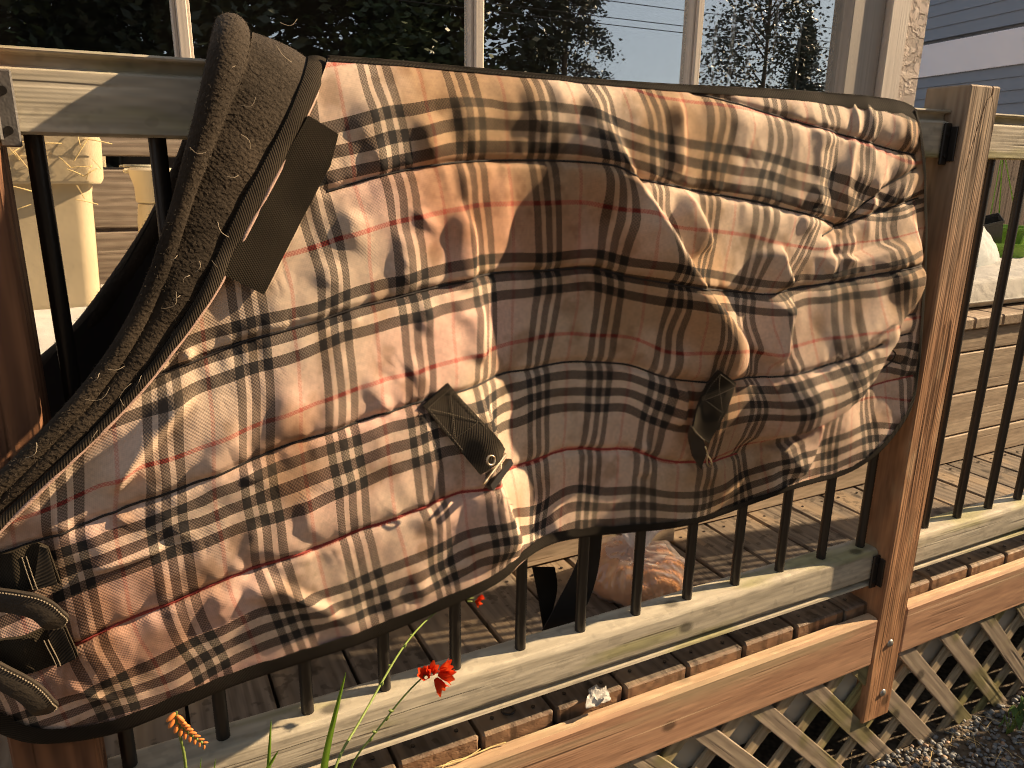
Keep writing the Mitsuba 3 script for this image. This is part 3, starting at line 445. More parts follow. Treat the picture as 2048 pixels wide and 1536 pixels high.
def railing(x0, x1, first, n, label):
    t = thing('railing', label, 'railing')
    obj('top_rail', rail_mesh(BTOP, x0, x1), 'wood_rail', t, smooth=30)
    obj('bottom_rail', rail_mesh(BBOT, x0, x1), 'wood_rail', t, smooth=30)
    for k in range(n):
        obj('baluster', {**BAL, 'to_world': T().translate([first + .1199 * k, -.002, 0])}, None, t)
    return t
R1 = railing(-.0275, 1.4635, 0.0, 13, 'deck railing with black metal balusters carrying the plaid blanket, between the left and right posts')
R2 = railing(1.5545, 2.979, 1.6531, 12, 'short stretch of deck railing with black balusters right of the split post')
def bracket(x, s, z0, z1, mat):   # moulded connector round the end of a rail
    w = .019
    xa, xb = (x, x + w) if s > 0 else (x - w, x)
    m = bx(xa, xb, -.0385, -.0330, z0, z1, .0015)
    e = (x, x + .004) if s > 0 else (x - .004, x)
    m2 = bx(e[0], e[1], -.052, -.0388, z0 + .006, z1 - .006, .001)
    scr = [moved(trimesh.creation.cylinder(.0042, .003, sections=14), rot([1, 0, 0], 90), ((xa + xb) / 2, -.0392, z)) for z in (z0 + .016, z1 - .02)]
    return cat(m, m2), cat(*scr)
for nm, args in (('bracket', (-.0275, 1, .938, 1.012)), ('bracket', (1.4635, -1, .938, 1.012)), ('bracket', (1.4635, -1, .046, .124))):
    a, b = bracket(*args, None)
    k = obj(nm, a, 'grey_plastic' if args[1] > 0 else 'black_metal', R1, smooth=30)
    obj('screw', b, 'black_metal', k, smooth=30)
# lattice, concrete skirt
LAT = thing('lattice_panel', 'weathered diagonal wooden lattice under the deck rim', 'lattice')
def slat(x, sgn, y, w=.034, z0=-.135, z1=-.47):
    L = (z0 - z1) * math.sqrt(2); m = bx(-L / 2, L / 2, -.0035, .0035, -w / 2, w / 2, .0012)
    v = m.vertices.copy(); f = 1 + .0 * v[:, 0]
    m.vertices = v
    cx, cz = x + sgn * (z0 - z1) / 2, (z0 + z1) / 2
    m = moved(m, rot([0, 1, 0], 45 if sgn > 0 else -45), (cx, y, cz))
    return m
for k in range(-9, 10):
    x = 1.600 + .1505 * k
    obj('slat', slat(x - .022, 1, -.050 + rnd.uniform(-.0008, .0008), rnd.uniform(.041, .044)), 'wood_lattice', LAT, smooth=30)
for k in range(-9, 13):
    x = 1.512 + .1505 * k * .98
    obj('slat', slat(x + .36 - .03, -1, -.0418 + rnd.uniform(-.0008, .0008), rnd.uniform(.032, .035)), 'wood_lattice_back', LAT, smooth=30)
k = obj('skirt_beam', bx(-.9, 4.5, -.030, .02, -.250, -.1435, .004), 'concrete', smooth=30); tag(k, 'grey stained concrete beam behind the top of the lattice', 'beam')
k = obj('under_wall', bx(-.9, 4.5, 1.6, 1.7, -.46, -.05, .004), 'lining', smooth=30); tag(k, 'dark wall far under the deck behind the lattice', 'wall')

# gravel
def gravel():
    base = trimesh.creation.icosphere(subdivisions=1); n = 5200
    v0, f0 = base.vertices, base.faces; V, F, C = [], [], []
    for i in range(n):
        x = rng.uniform(1.1, 3.4); y = -.055 - abs(rng.normal(0, .30)); 
        if y < -.9: continue
        s = rng.uniform(.0035, .0085) * np.array([1, rng.uniform(.65, .95), rng.uniform(.45, .75)])
        v = v0 * (1 + .22 * rng.normal(size=(len(v0), 1)) * .5) * s
        a = rng.uniform(0, 6.28); v = v @ rot([0, 0, 1], math.degrees(a)).T @ rot([1, 0, 0], rng.uniform(-35, 35)).T
        z = -.452 + .006 * math.sin(x * 9) + rng.uniform(0, .009)
        V.append(v + [x, y, z]); F.append(f0 + 42 * len(F))
        t = rng.uniform(0, 1); c = np.array([.13, .145, .16]) * (1 - t) + np.array([.29, .295, .29]) * t
        if rng.uniform() < .12: c = np.array([.34, .24, .17])
        if rng.uniform() < .10: c = c * .5
        C.append(np.tile(c * rng.uniform(.8, 1.1), (len(v), 1)))
    return trimesh.Trimesh(np.concatenate(V), np.concatenate(F), process=False), np.concatenate(C)
gm, gc = gravel()
k = obj('gravel', gm, 'pebble_mat', smooth=True, color=gc); labels[k] = {'label': 'small grey round gravel beside the lattice', 'category': 'gravel', 'kind': 'stuff'}
def straws(n, box, L, r=.0006):
    ms = []
    for _ in range(n):
        p = np.array([rnd.uniform(*b) for b in box]); a = rnd.uniform(0, 6.28); l = rnd.uniform(*L)
        q = p + [l * math.cos(a), l * math.sin(a), rnd.uniform(-.004, .006)]
        ms.append(tube(np.array([p, (p + q) / 2 + [0, 0, .004], q]), r, 4))
    return cat(*ms)
k = obj('dry_needles', straws(260, ((1.2, 2.6), (-.45, -.04), (-.447, -.438)), (.03, .08)), 'straw_mat'); labels[k] = {'label': 'dry needles and grass scattered over the gravel edge', 'category': 'dry grass', 'kind': 'stuff'}

# ---------------------------------------------------------------- house behind
H = thing('house', 'stucco house wall with a wide dark window reflecting trees, behind the railing', 'house')
YW = 2.0
obj('wall', cat(bx(-6, 4.06, YW + .02, YW + .2, -.4, .78, .002), bx(3.884, 4.065, YW - .02, YW + 6, .0, 3.4, .008), bx(-6, 3.884, YW + .02, YW + .2, 2.45, 3.4, .002)), 'stucco', H, smooth=30)
W_ = obj('window', cat(bx(3.745, 3.884, YW - .045, YW + .06, .70, 2.5, .004), bx(-2.5, 3.884, YW - .05, YW + .06, .72, .80, .004), bx(-2.5, 3.745, YW - .045, YW + .06, 2.42, 2.5, .004)), 'frame_paint', H, smooth=30)
obj('jamb', bx(3.505, 3.735, YW - .01, YW + .09, .81, 2.41, .003), 'frame_dark', W_, smooth=30)
edges = [-.76, .337, 1.434, 2.541, 3.56]
for a, b in zip(edges[:-1], edges[1:]):
    v = [[a, YW + .055, .81], [b, YW + .055, .81], [b, YW + .055, 2.41], [a, YW + .055, 2.41]]
    obj('pane', trimesh.Trimesh(v, [[0, 1, 2], [0, 2, 3]], process=False), 'window_glass', W_)
for x in edges[1:-1]:
    obj('mullion', cat(bx(x - .017, x + .017, YW + .002, YW + .08, .81, 2.41, .003), bx(x - .030, x - .0175, YW + .02, YW + .07, .81, 2.41, .002), bx(x + .0175, x + .028, YW + .02, YW + .07, .81, 2.41, .002)), 'frame_paint', W_, smooth=30)
rm = bx(-3, 3.86, YW + .1, YW + 3.6, .3, 2.9, .001); rm.invert()
obj('room', rm, 'room_paint', H)
xs = np.linspace(2.62, 3.42, 260); zz = np.array([.78, 2.5])
yy = YW + .13 + .03 * np.sin(xs * 46 + 2 * np.sin(xs * 9)) + .012 * np.sin(xs * 113)
cv = np.array([[x, y, z] for x, y in zip(xs, yy) for z in zz])
k = obj('curtain', trimesh.Trimesh(cv, grid_faces(260, 2), process=False), 'curtain_cloth', smooth=True); tag(k, 'pale folded curtain hanging inside the right window panes', 'curtain')

# neighbour's house, seen at upper right
NH = thing('neighbour_house', 'blue grey house with lap siding and a white band, at upper right', 'house')
d13 = np.array([math.sin(math.radians(13)), math.cos(math.radians(13))])
def side_board(z0, z1, off):
    L = 16.0; m = bx(0, L, -.012, .012, z0, z1 + .012, .002); v = m.vertices.copy()
    tilt = (z1 - v[:, 2]) / (z1 - z0) * .014
    n2 = np.array([-d13[1], d13[0]])
    xy = np.array([9.8, 4.2]) + v[:, :1] * d13 + (v[:, 1:2] + tilt[:, None] + off) * n2
    m.vertices = np.c_[xy, v[:, 2]]; return m
for i in range(46):
    z = -.4 + .152 * i
    if 2.19 < z + .076 < 2.60: continue
    obj('siding_board', side_board(z, z + .152, 0), 'siding_paint', NH, smooth=False)
obj('white_band', side_board(2.17, 2.58, .02), 'white_paint', NH)
obj('wall_core', moved(side_board(-.4, 6.5, -.07)), 'siding_paint', NH)
FN = thing('board_fence', 'dark brown vertical board fence behind the bench at right', 'fence')
for i in range(14):
    x = 4.12 + .12 * i
    obj('board', bx(x, x + .114, 2.2 + rnd.uniform(-.004, .004), 2.222, 0, 1.02 + rnd.uniform(-.005, .005), .002), 'wood_fence', FN, smooth=30)

# ---------------------------------------------------------------- bench, cushions and the things on it
B = thing('wooden_bench', 'weathered wooden box bench of horizontal planks along the house wall', 'bench')
for z0, z1 in ((.001, .096), (.100, .240), (.244, .376), (.380, .452)):
    obj('plank', bx(-.9, 3.55, .432, .468, z0, z1, .004), 'wood_bench', B, smooth=30)
for i in range(31):
    x = -.9 + .1435 * i
    obj('plank', bx(x, x + .139, .418 + rnd.uniform(-.003, .003), 1.62, .4545, .4915, .005), 'wood_bench_top', B, smooth=30)
for z0, z1 in ((.50, .71), (.722, .895), (.935, 1.0)):
    obj('plank', bx(-.9, 3.0, 1.68, 1.715, z0, z1, .004), 'wood_grey', B, smooth=30)
obj('block', bx(1.165, 1.25, .385, .429, .003, .075, .004), 'wood_bench', B, smooth=30)
def cushion(x0, x1, y0, y1, z0, t, seed, puff=.018):
    n, m = 60, 36; U_, V_ = np.meshgrid(np.linspace(0, 1, n), np.linspace(0, 1, m), indexing='ij'); out = []
    e = np.minimum(np.minimum(U_, 1 - U_) * (x1 - x0), np.minimum(V_, 1 - V_) * (y1 - y0)); r = np.clip(e / .045, 0, 1); r = np.sqrt(1 - (1 - r) ** 2)
    pts = np.stack([x0 + U_ * (x1 - x0), y0 + V_ * (y1 - y0), 0 * U_], -1)
    wr = puff * meshkit.fbm(pts * [14, 14, 1] + seed, 3) * r
    top = pts.copy(); top[..., 2] = z0 + t * (.35 + .65 * r) + wr
    bot = pts.copy(); bot[..., 2] = z0 + t * .35 * (1 - r)
    F = grid_faces(n, m); k = n * m
    Vv = np.r_[top.reshape(-1, 3), bot.reshape(-1, 3)]
    rim = np.r_[np.arange(m), np.arange(1, n) * m + m - 1, (n - 1) * m + np.arange(m - 2, -1, -1), np.arange(n - 2, 0, -1) * m]; q = np.roll(rim, -1)
    F = np.r_[F, F[:, ::-1] + k, np.stack([rim, rim + k, q], 1), np.stack([q, rim + k, q + k], 1)]
    pipe = tube(np.r_[Vv[rim], Vv[rim[:1]]] + [0, 0, -.004], .0045, 6)
    return trimesh.Trimesh(Vv, F, process=False), pipe
def add_cushion(label, *a):
    m, p = cushion(*a); t = thing('cushion', label, 'cushion', None)
    obj('cover', m, 'cushion_cloth', t, smooth=True); obj('piping', p, 'cushion_cloth', t, smooth=True)
add_cushion('pale off white flat bench cushion on the bench right of the post', 2.30, 3.50, .50, 1.15, .4925, .085, 1)
add_cushion('pale off white cushion under the beige storage bin at left', -.85, 1.2, .62, 1.64, .4925, .066, 5, .01)
# pillow
n, m = 40, 40; U_, V_ = np.meshgrid(np.linspace(-1, 1, n), np.linspace(-1, 1, m), indexing='ij')
hh = .075 * np.sqrt(np.clip((1 - U_ ** 4) * (1 - V_ ** 4), 0, 1)) ** 1.1 * (1 + .25 * (meshkit.fbm(np.stack([U_ * 3, V_ * 3, 0 * U_], -1), 3) - .5))
sh = np.stack([U_ * .22 * (1 - .06 * V_ ** 2), V_ * .17 * (1 - .06 * U_ ** 2)], -1)
pv = np.r_[np.c_[sh.reshape(-1, 2), hh.ravel()], np.c_[sh.reshape(-1, 2), -hh.ravel() - .0005]]
pm = trimesh.Trimesh(pv, np.r_[grid_faces(n, m), grid_faces(n, m)[:, ::-1] + n * m], process=False)
k = obj('pillow', moved(pm, rot([0, 0, 1], 20) @ rot([1, 0, 0], 52), (3.0, .90, .665)), 'pillow_cloth', smooth=True); tag(k, 'pale blue white pillow leaning on the bench cushion behind the post', 'pillow')
# green hanging pots
GP = thing('hanging_pot', 'lime green plastic hanging pot with thin hanger strings on the bench at right', 'plant pot')
def potlathe(r0, r1, h, t=.004): return trimesh.creation.revolve(np.array([[0, 0], [r0, 0], [r1, h], [r1 + .006, h], [r1 + .006, h - .012], [r1 - t, h - .013], [r1 - t, h - .002], [r1 - t - .001, h - .002], [r0 - t, t], [0, t]]), sections=36)
obj('pot', moved(potlathe(.11, .145, .145), t=(3.42, 1.0, .496)), 'green_plastic', GP, smooth=40)
obj('inner_pot', moved(potlathe(.10, .135, .13), t=(3.47, 1.06, .570)), 'green_plastic', GP, smooth=40)
top = np.array([3.36, 1.02, 1.02])
obj('hanger', cat(*[tube(np.array([q, top]), .0026, 6) for q in ([3.325, 1.0, .64], [3.50, .98, .70], [3.56, 1.1, .70])]), 'green_plastic', GP, smooth=30)
NP = obj('nursery_pot', moved(trimesh.creation.revolve(np.array([[0, 0], [.045, 0], [.062, .11], [.066, .11], [.066, .10], [.056, .10], [.042, .004], [0, .004]]), sections=4), rot([0, 1, 0], -24), (3.33, .98, .635)), 'dark_plastic'); tag(NP, 'small square black nursery pot lying in the green pot', 'plant pot')
# storage bin
BN = thing('storage_bin', 'beige plastic storage bin with overhanging lid and straw on it, at left', 'storage bin')
def rrect(w, d, r, n=8):
    P = []
    for cx, cy, a0 in ((w - r, d - r, 0), (-w + r, d - r, 90), (-w + r, -d + r, 180), (w - r, -d + r, 270)):
        for a in np.linspace(a0, a0 + 90, n): P.append((cx + r * math.cos(math.radians(a)), cy + r * math.sin(math.radians(a))))
    return np.array(P)
def lathe_rr(levels, c):
    V, n = [], None
    for w, d, r, z in levels: R_ = rrect(w, d, r); n = len(R_); V.append(np.c_[R_ + c, np.full(n, z)])
    V = np.concatenate(V); F = []
    for i in range(len(levels) - 1):
        for j in range(n):
            k2 = (j + 1) % n; F += [[i * n + j, i * n + k2, (i + 1) * n + k2], [i * n + j, (i + 1) * n + k2, (i + 1) * n + j]]
    V = np.r_[V, [[*c, levels[0][3]], [*c, levels[-1][3]]]]; e = (len(levels) - 1) * n
    for j in range(n): F += [[len(V) - 2, (j + 1) % n, j], [len(V) - 1, e + j, e + (j + 1) % n]]
    return trimesh.Trimesh(V, F, process=False)
c = np.array([-.205, 1.36])
obj('tub', lathe_rr([(.202, .155, .03, .562), (.206, .158, .032, .575), (.220, .170, .035, .868)], c), 'bin_plastic', BN, smooth=35)
obj('lid', lathe_rr([(.228, .178, .03, .872), (.246, .194, .035, .868), (.250, .198, .037, .874), (.256, .204, .04, .975), (.250, .198, .04, .985), (.12, .09, .03, .992)], c), 'bin_plastic', BN, smooth=35)
st = []
for _ in range(34):
    x = rnd.uniform(-.22, .04); z = rnd.uniform(.88, .985) if rnd.random() < .8 else rnd.uniform(.80, .88); y = 1.154
    a = rnd.uniform(0, 6.28); l = rnd.uniform(.02, .07)
    q = np.array([x, y, z]); st.append(tube(smoothline(np.array([q, q + [l * .5 * math.cos(a), -.012, l * .5 * math.sin(a) - .004], q + [l * math.cos(a), -.004, l * math.sin(a) - .012]]), 6), rnd.uniform(.0008, .0016), 4))
k = obj('straw', cat(*st), 'straw_mat'); labels[k] = {'label': 'wisps of straw clinging to the lid of the beige bin', 'category': 'straw', 'kind': 'stuff'}
# cream jug
J = thing('cream_jug', 'cream plastic jug with a flared lid right of the beige bin', 'jug')
obj('body', moved(trimesh.creation.revolve(np.array([[0, 0], [.05, 0], [.058, .01], [.058, .16], [.056, .20], [.050, .245], [.0505, .247], [0, .247]]), sections=36), t=(.172, 1.42, .560)), 'cream_plastic', J, smooth=35)
obj('lid', cat(moved(trimesh.creation.revolve(np.array([[0, .002], [.050, .002], [.054, .006], [.054, .045], [.062, .075], [.066, .09], [.060, .096], [0, .096]]), sections=36), t=(.172, 1.42, .808)), bx(.095, .18, 1.405, 1.435, .889, .902, .004)), 'cream_plastic', J, smooth=35)

# ---------------------------------------------------------------- on the deck: straps, bag, scraps
BG = thing('feed_bag', 'knotted clear plastic bag of orange pellets on the deck', 'plastic bag')
def bag(r, h, wr, seed, n=90, m=50):
    V = []
    for i in range(m):
        t = i / (m - 1)
        if t < .55: s = t / .55; rr = r * math.sin(min(1, s * 1.05 + .12) * math.pi / 2) ** .6 if s < .8 else r; z = h * .55 * s; 
        if t < .18: rr, z = r * (.82 + .18 * math.sin(t / .18 * math.pi / 2)), h * .22 * (t / .18) ** 1.5
        elif t < .5: a = (t - .18) / .32 * math.pi / 2; rr, z = r * (.30 + .70 * math.cos(a) ** .8), h * (.22 + .42 * math.sin(a))
        elif t < .62: a = (t - .5) / .12; rr, z = r * (.30 - .17 * a), h * (.64 + .05 * a)
        else: a = (t - .62) / .38; rr, z = r * (.13 + .38 * a ** .8), h * (.69 + .55 * a)
        for j in range(n):
            f = 2 * math.pi * j / n; k_ = 1 + wr * math.sin(f * 13 + 4 * math.sin(f * 3 + seed) + t * 5) * smooth01((t - .12) / .3) + .5 * wr * math.sin(f * 29 + t * 9)
            k_ += (.32 * math.sin(f * 5 + 1 + seed) if t > .62 else 0) * (t - .62) * 2.6
            V.append([rr * k_ * math.cos(f), rr * k_ * math.sin(f), z + .004 * math.sin(f * 7 + t * 20)])
    V = np.array(V); F = []
    for i in range(m - 1):
        for j in range(n):
            q = (j + 1) % n; F += [[i * n + j, i * n + q, (i + 1) * n + q], [i * n + j, (i + 1) * n + q, (i + 1) * n + j]]
    return trimesh.Trimesh(V, F, process=False)
def smooth01(x): x = min(1, max(0, x)); return x * x * (3 - 2 * x)
bm = bag(.118, .145, .055, 1)
bc = (1.035, .258, .002)
V = bm.vertices; nb = 90
obj('film', trimesh.Trimesh(V, bm.faces[:2 * nb * 24], process=True), 'bag_film', BG, smooth=True); 
obj('neck', trimesh.Trimesh(V, bm.faces[2 * nb * 21:], process=True), 'white_film', BG, smooth=True)
pel = bag(.112, .125, .02, 1); pf = pel.faces[:2 * nb * 20]
pv_ = pel.vertices + [0, 0, .001]
pcore = trimesh.Trimesh(np.r_[pv_[:21 * nb], [[0, 0, pv_[20 * nb:21 * nb, 2].mean() + .008]]], np.r_[pf, [[20 * nb + j, 20 * nb + (j + 1) % nb, 21 * nb] for j in range(nb)]], process=True)
obj('pellets', pcore, 'orange_grain', BG, smooth=True, label='loose orange pellets inside the clear bag')
for kk in [k for k in scene if k.startswith(BG + '__')]: scene[kk]['to_world'] = T().translate(list(bc))
STR = thing('blanket_strap', 'wide black webbing strap of the blanket looped down behind the balusters', 'strap')
def band(A, B, n, mat, parent, nm, th=.003):
    me, uv = loft(smoothline(A, n), smoothline(B, n), n, 6, 0, None, th); return obj(nm, me, mat, parent, smooth=False, uv=uv)
band(HANGA, HANGA2, 40, 'lining', STR, 'loop'); band(HANGB, HANGB2, 40, 'hem_tape', STR, 'loop')
pp = bx(0, .075, 0, .05, 0, .004, .001); vv = trimesh.creation.icosphere(3, .045); vv.vertices = vv.vertices * [.72, .42, .02]
vv.vertices[:, 2] += .016 * (1 - np.abs(2 * meshkit.noise(vv.vertices * [70, 90, 1], 3) - 1)) + .35 * np.abs(vv.vertices[:, 1]); vv.vertices[:, :2] *= 1 + .5 * (meshkit.noise(vv.vertices * [90, 60, 1], 6)[:, None] - .5); 
k = obj('paper_scrap', moved(vv, rot([0, 0, 1], 22) @ rot([1, 0, 0], 20), (.742, -.030, -.004)), 'paper', smooth=False); tag(k, 'crumpled white scrap lying on a deck board end', 'scrap')
tw = smoothline(np.array([[.425, -.038, -.017], [.437, -.045, -.010], [.452, -.040, -.0165], [.470, -.046, -.013], [.490, -.038, -.0165], [.505, -.043, -.012], [.530, -.036, -.016], [.555, -.04, -.014]]), 40)
k = obj('dry_twig', cat(tube(tw, .0013, 6), tube(smoothline(np.array([[.430, -.05, -.016], [.45, -.036, -.012], [.48, -.044, -.015], [.51, -.035, -.013]]), 20), .0009, 5)), 'straw_mat', smooth=True); tag(k, 'thin dry twig lying on top of the lower rim board', 'twig')
k = obj('metal_ring', moved(trimesh.creation.torus(.011, .0022, major_sections=32, minor_sections=10), None, (.585, .012, .0025)), 'black_metal', smooth=True); tag(k, 'small dark metal ring lying on a deck board', 'ring')

# ---------------------------------------------------------------- the blanket
def seg_dist(Q, P):
    """distance of the points Q (n,2) to the polyline P, the side (+ right of it going down) and the fraction along it"""
    best = np.full(len(Q), 9.0); side = np.zeros(len(Q)); along = np.zeros(len(Q)); L = np.r_[0, np.cumsum(np.linalg.norm(np.diff(P, axis=0), axis=1))]
    for i in range(len(P) - 1):
        a, d = P[i], P[i + 1] - P[i]; l2 = d @ d + 1e-12
        t = np.clip(((Q - a) @ d) / l2, 0, 1); c_ = a + t[:, None] * d; e = Q - c_; dd = np.hypot(e[:, 0], e[:, 1]); m_ = dd < best
        best[m_] = dd[m_]; s = d[0] * e[:, 1] - d[1] * e[:, 0]; side[m_] = np.sign(s)[m_]; along[m_] = ((L[i] + t * math.sqrt(l2)) / L[-1])[m_]
    return best, side, along
def sst(x): x = np.clip(x, 0, 1); return x * x * (3 - 2 * x)
import shapely
from shapely.geometry import Polygon
from scipy.ndimage import gaussian_filter
_hb = RBFInterpolator(H_PTS[:, :2], H_PTS[:, 2], kernel='thin_plate_spline', smoothing=3e-5)
def heightfield(Q):
    h = _hb(Q); x, z = Q[:, 0], Q[:, 1]
    P3 = np.c_[x, z, 0 * x]
    for f in FOLDS:
        pts, prm = f.split('/'); P = N(pts); P = smoothline(P, max(8, 5 * len(P)), 1) if len(P) > 2 else P; drop, wl, wr, ridge = (float(c) / 1000 for c in prm.split(',')); drop *= .1
        lo, hi = P.min(0) - 2.6 * wl - .01, P.max(0) + 2.6 * wl + .01
        m_ = np.all((Q > lo) & (Q < hi), axis=1)
        if not m_.any(): continue
        q = Q[m_]; jit = .006 * (meshkit.fbm(np.c_[q * 22, 0 * q[:, 0]] + drop * 900, 3) - .5)
        d, s, a = seg_dist(q + jit[:, None], P)
        if ridge: w = np.where(s < 0, .5 * (1 + np.cos(np.pi * np.clip(d / wl, 0, 1))), 1 - sst(d / wr))
        else: w = np.where(s < 0, 0, sst(d / (.85 * wl)) * (1 - sst((d - .85 * wl) / (1.5 * wl))))
        h[m_] += drop * (1 if ridge else .82) * w * sst(np.minimum(a, 1 - a) / (.22 if ridge else .38))
    wx = x + .02 * (meshkit.fbm(P3 * 6, 3, 5) - .5) * 4; amp = .55 + .9 * sst((meshkit.fbm(P3 * 5, 2, 9) - .3) / .4)
    up = sst((z - .78) / .10); right = sst((x - .95) / .3); calm = 1 - .55 * sst((x - .85) / .15) * (1 - up)
    n1 = meshkit.fbm(np.c_[wx * 17 + z * 4, z * 7, 0 * x], 3, 1) - .5
    n2 = meshkit.fbm(np.c_[x * 34 - z * 14, z * 22, 0 * x], 3, 2) - .5
    n3 = meshkit.fbm(np.c_[x * 80, z * 70, 0 * x], 2, 3) - .5
    h += amp * calm * ((.0070 - .0012 * (1 - right)) * n1 + .0027 * n2 * (1 + .5 * up)) + .0010 * n3
    fold = 1 - np.abs(2 * meshkit.noise(np.c_[wx * 26 + 2, z * 6 + wx * 5, 0 * x], 8) - 1)
    h += up * right * .007 * fold ** 2 * amp
    for k_, P in enumerate(SEAMS):
        d, s, a = seg_dist(Q, smoothline(P, 3 * len(P), 1) if len(P) > 2 else P)
        L = np.linalg.norm(np.diff(P, axis=0), axis=1).sum(); g = 1.0 if k_ < 7 else .6
        m_ = d < .07
        if not m_.any(): continue
        sl = a[m_] * L
        puck = meshkit.noise(np.c_[sl * 85, sl * 0 + k_, s[m_] * 3 + 9], 4) - .5
        h[m_] -= g * (.0085 * np.exp(-(d[m_] / .0038) ** 2) + .0030 * np.exp(-(d[m_] / .016) ** 2))
        h[m_] += g * .0062 * puck * np.exp(-d[m_] / .014) * sst(d[m_] / .004)
    k = np.clip((z - .985) / .07, 0, .985)
    return h - (h - .012) * (1 - np.sqrt(1 - k * k))
STEP = .0024
OUT_S = smoothline(np.r_[OUTLINE, OUTLINE[:1]], 900, 1)
poly = Polygon(OUT_S).buffer(0)
gx = np.arange(OUTLINE[:, 0].min() - .012, OUTLINE[:, 0].max() + .012, STEP); gz = np.arange(OUTLINE[:, 1].min() - .012, 1.062, STEP)
GX, GZ = np.meshgrid(gx, gz, indexing='ij'); Q = np.c_[GX.ravel(), GZ.ravel()]
HF = heightfield(Q); HG = gaussian_filter(HF.reshape(GX.shape), 1.15)
HSM = gaussian_filter(HG, 4)
def samp(G, x, z):
    fx = np.clip((np.asarray(x) - gx[0]) / STEP, 0, len(gx) - 1.01); fz = np.clip((np.asarray(z) - gz[0]) / STEP, 0, len(gz) - 1.01)
    i, j = fx.astype(int), fz.astype(int); a, b = fx - i, fz - j
    return G[i, j] * (1 - a) * (1 - b) + G[i + 1, j] * a * (1 - b) + G[i, j + 1] * (1 - a) * b + G[i + 1, j + 1] * a * b
ins = shapely.contains_xy(poly, Q[:, 0], Q[:, 1])
F = grid_faces(len(gx), len(gz)); cnt = ins[F].sum(1); F = F[cnt > 0]
used = np.unique(F); out = used[~ins[used]]
ring_ = np.array(poly.exterior.coords)
from scipy.spatial import cKDTree
RD = resample(ring_, 6000); tr = cKDTree(RD); dd_, ii_ = tr.query(Q[out]); Qs = Q.copy(); Qs[out] = RD[ii_]
Y = -samp(HG, Qs[:, 0], Qs[:, 1])
uvr = [RBFInterpolator(Pt[:, :2], Pt[:, 2], kernel='thin_plate_spline', smoothing=2e-4, neighbors=60) for Pt in (U_PTS, V_PTS)]
idx = np.full(len(Q), -1); idx[used] = np.arange(len(used))
SC = np.c_[Qs[used, 0], Y[used], Qs[used, 1]]
# the pattern fields are smooth: interpolated on a coarse grid
cg = 5; cx, cz = gx[::cg], gz[::cg]; CQ = np.stack(np.meshgrid(cx, cz, indexing='ij'), -1).reshape(-1, 2)
from scipy.interpolate import RectBivariateSpline
uv = np.stack([RectBivariateSpline(cx, cz, r(CQ).reshape(len(cx), len(cz)), kx=2, ky=2).ev(Qs[used, 0], Qs[used, 1]) for r in uvr], 1)
BK = thing('horse_blanket', 'worn beige plaid quilted horse blanket with dark fleece collar hung over the railing', 'horse blanket')
front = trimesh.Trimesh(SC, idx[F], process=False)
if front.face_normals[:, 1].mean() > 0: front.invert()
obj('plaid_shell', front, 'plaid', BK, smooth=True, uv=uv)
lin = front.copy(); lin.vertices = lin.vertices + [0, .0075, 0]; lin = lin.simplify_quadric_decimation(face_count=60000) if False else lin; lin.invert()
sub = np.arange(len(lin.faces))
obj('inner_lining', lin, 'lining', BK, smooth=True)
def on(P, off): P = np.asarray(P, float); x, z = (P[:, 0], P[:, -1]); return np.c_[x, -(np.maximum(samp(HSM, x, z), samp(HG, x, z) - .002) + off), z]
def drape(A, B, n, m, off, thick=.0025, extra=None, flat=1):
    A, B = resample(A, n), resample(B, n); t = np.linspace(0, 1, m); G = A[:, None] * (1 - t)[None, :, None] + B[:, None] * t[None, :, None]
    x, z = G[..., 0].ravel(), G[..., -1].ravel()
    hs = samp(HSM, x, z).reshape(n, m); hg = samp(HG, x, z).reshape(n, m)
    if flat: hs = gaussian_filter(np.maximum(hs, hg - .001), 2.5, mode='nearest')
    y = -(hs + off + (0 if extra is None else extra(n, m)))
    G3 = np.stack([x.reshape(n, m), y, z.reshape(n, m)], -1)
    s = np.r_[0, np.cumsum(np.linalg.norm(np.diff(.5 * (A + B), axis=0), axis=1))]; w = np.linalg.norm(A - B, axis=1)
    uv_ = np.stack([np.broadcast_to(s[:, None], (n, m)), w[:, None] * t[None]], -1).reshape(-1, 2)
    Fq = grid_faces(n, m); tmp = trimesh.Trimesh(G3.reshape(-1, 3), Fq, process=False)
    if tmp.face_normals[:, 1].mean() > 0: Fq = Fq[:, ::-1]
    V1 = G3.reshape(-1, 3); V2 = V1 + [0, thick, 0]; k = n * m
    rim = np.r_[np.arange(m), np.arange(1, n) * m + m - 1, (n - 1) * m + np.arange(m - 2, -1, -1), np.arange(n - 2, 0, -1) * m]; q = np.roll(rim, -1)
    Fa = np.r_[Fq, Fq[:, ::-1] + k, np.stack([rim, q, q + k], 1), np.stack([rim, q + k, rim + k], 1)]
    return trimesh.Trimesh(np.r_[V1, V2], Fa, process=False), np.r_[uv_, uv_]
XZ2 = lambda P, ids: np.asarray(P)[ids][:, [0, 2]]
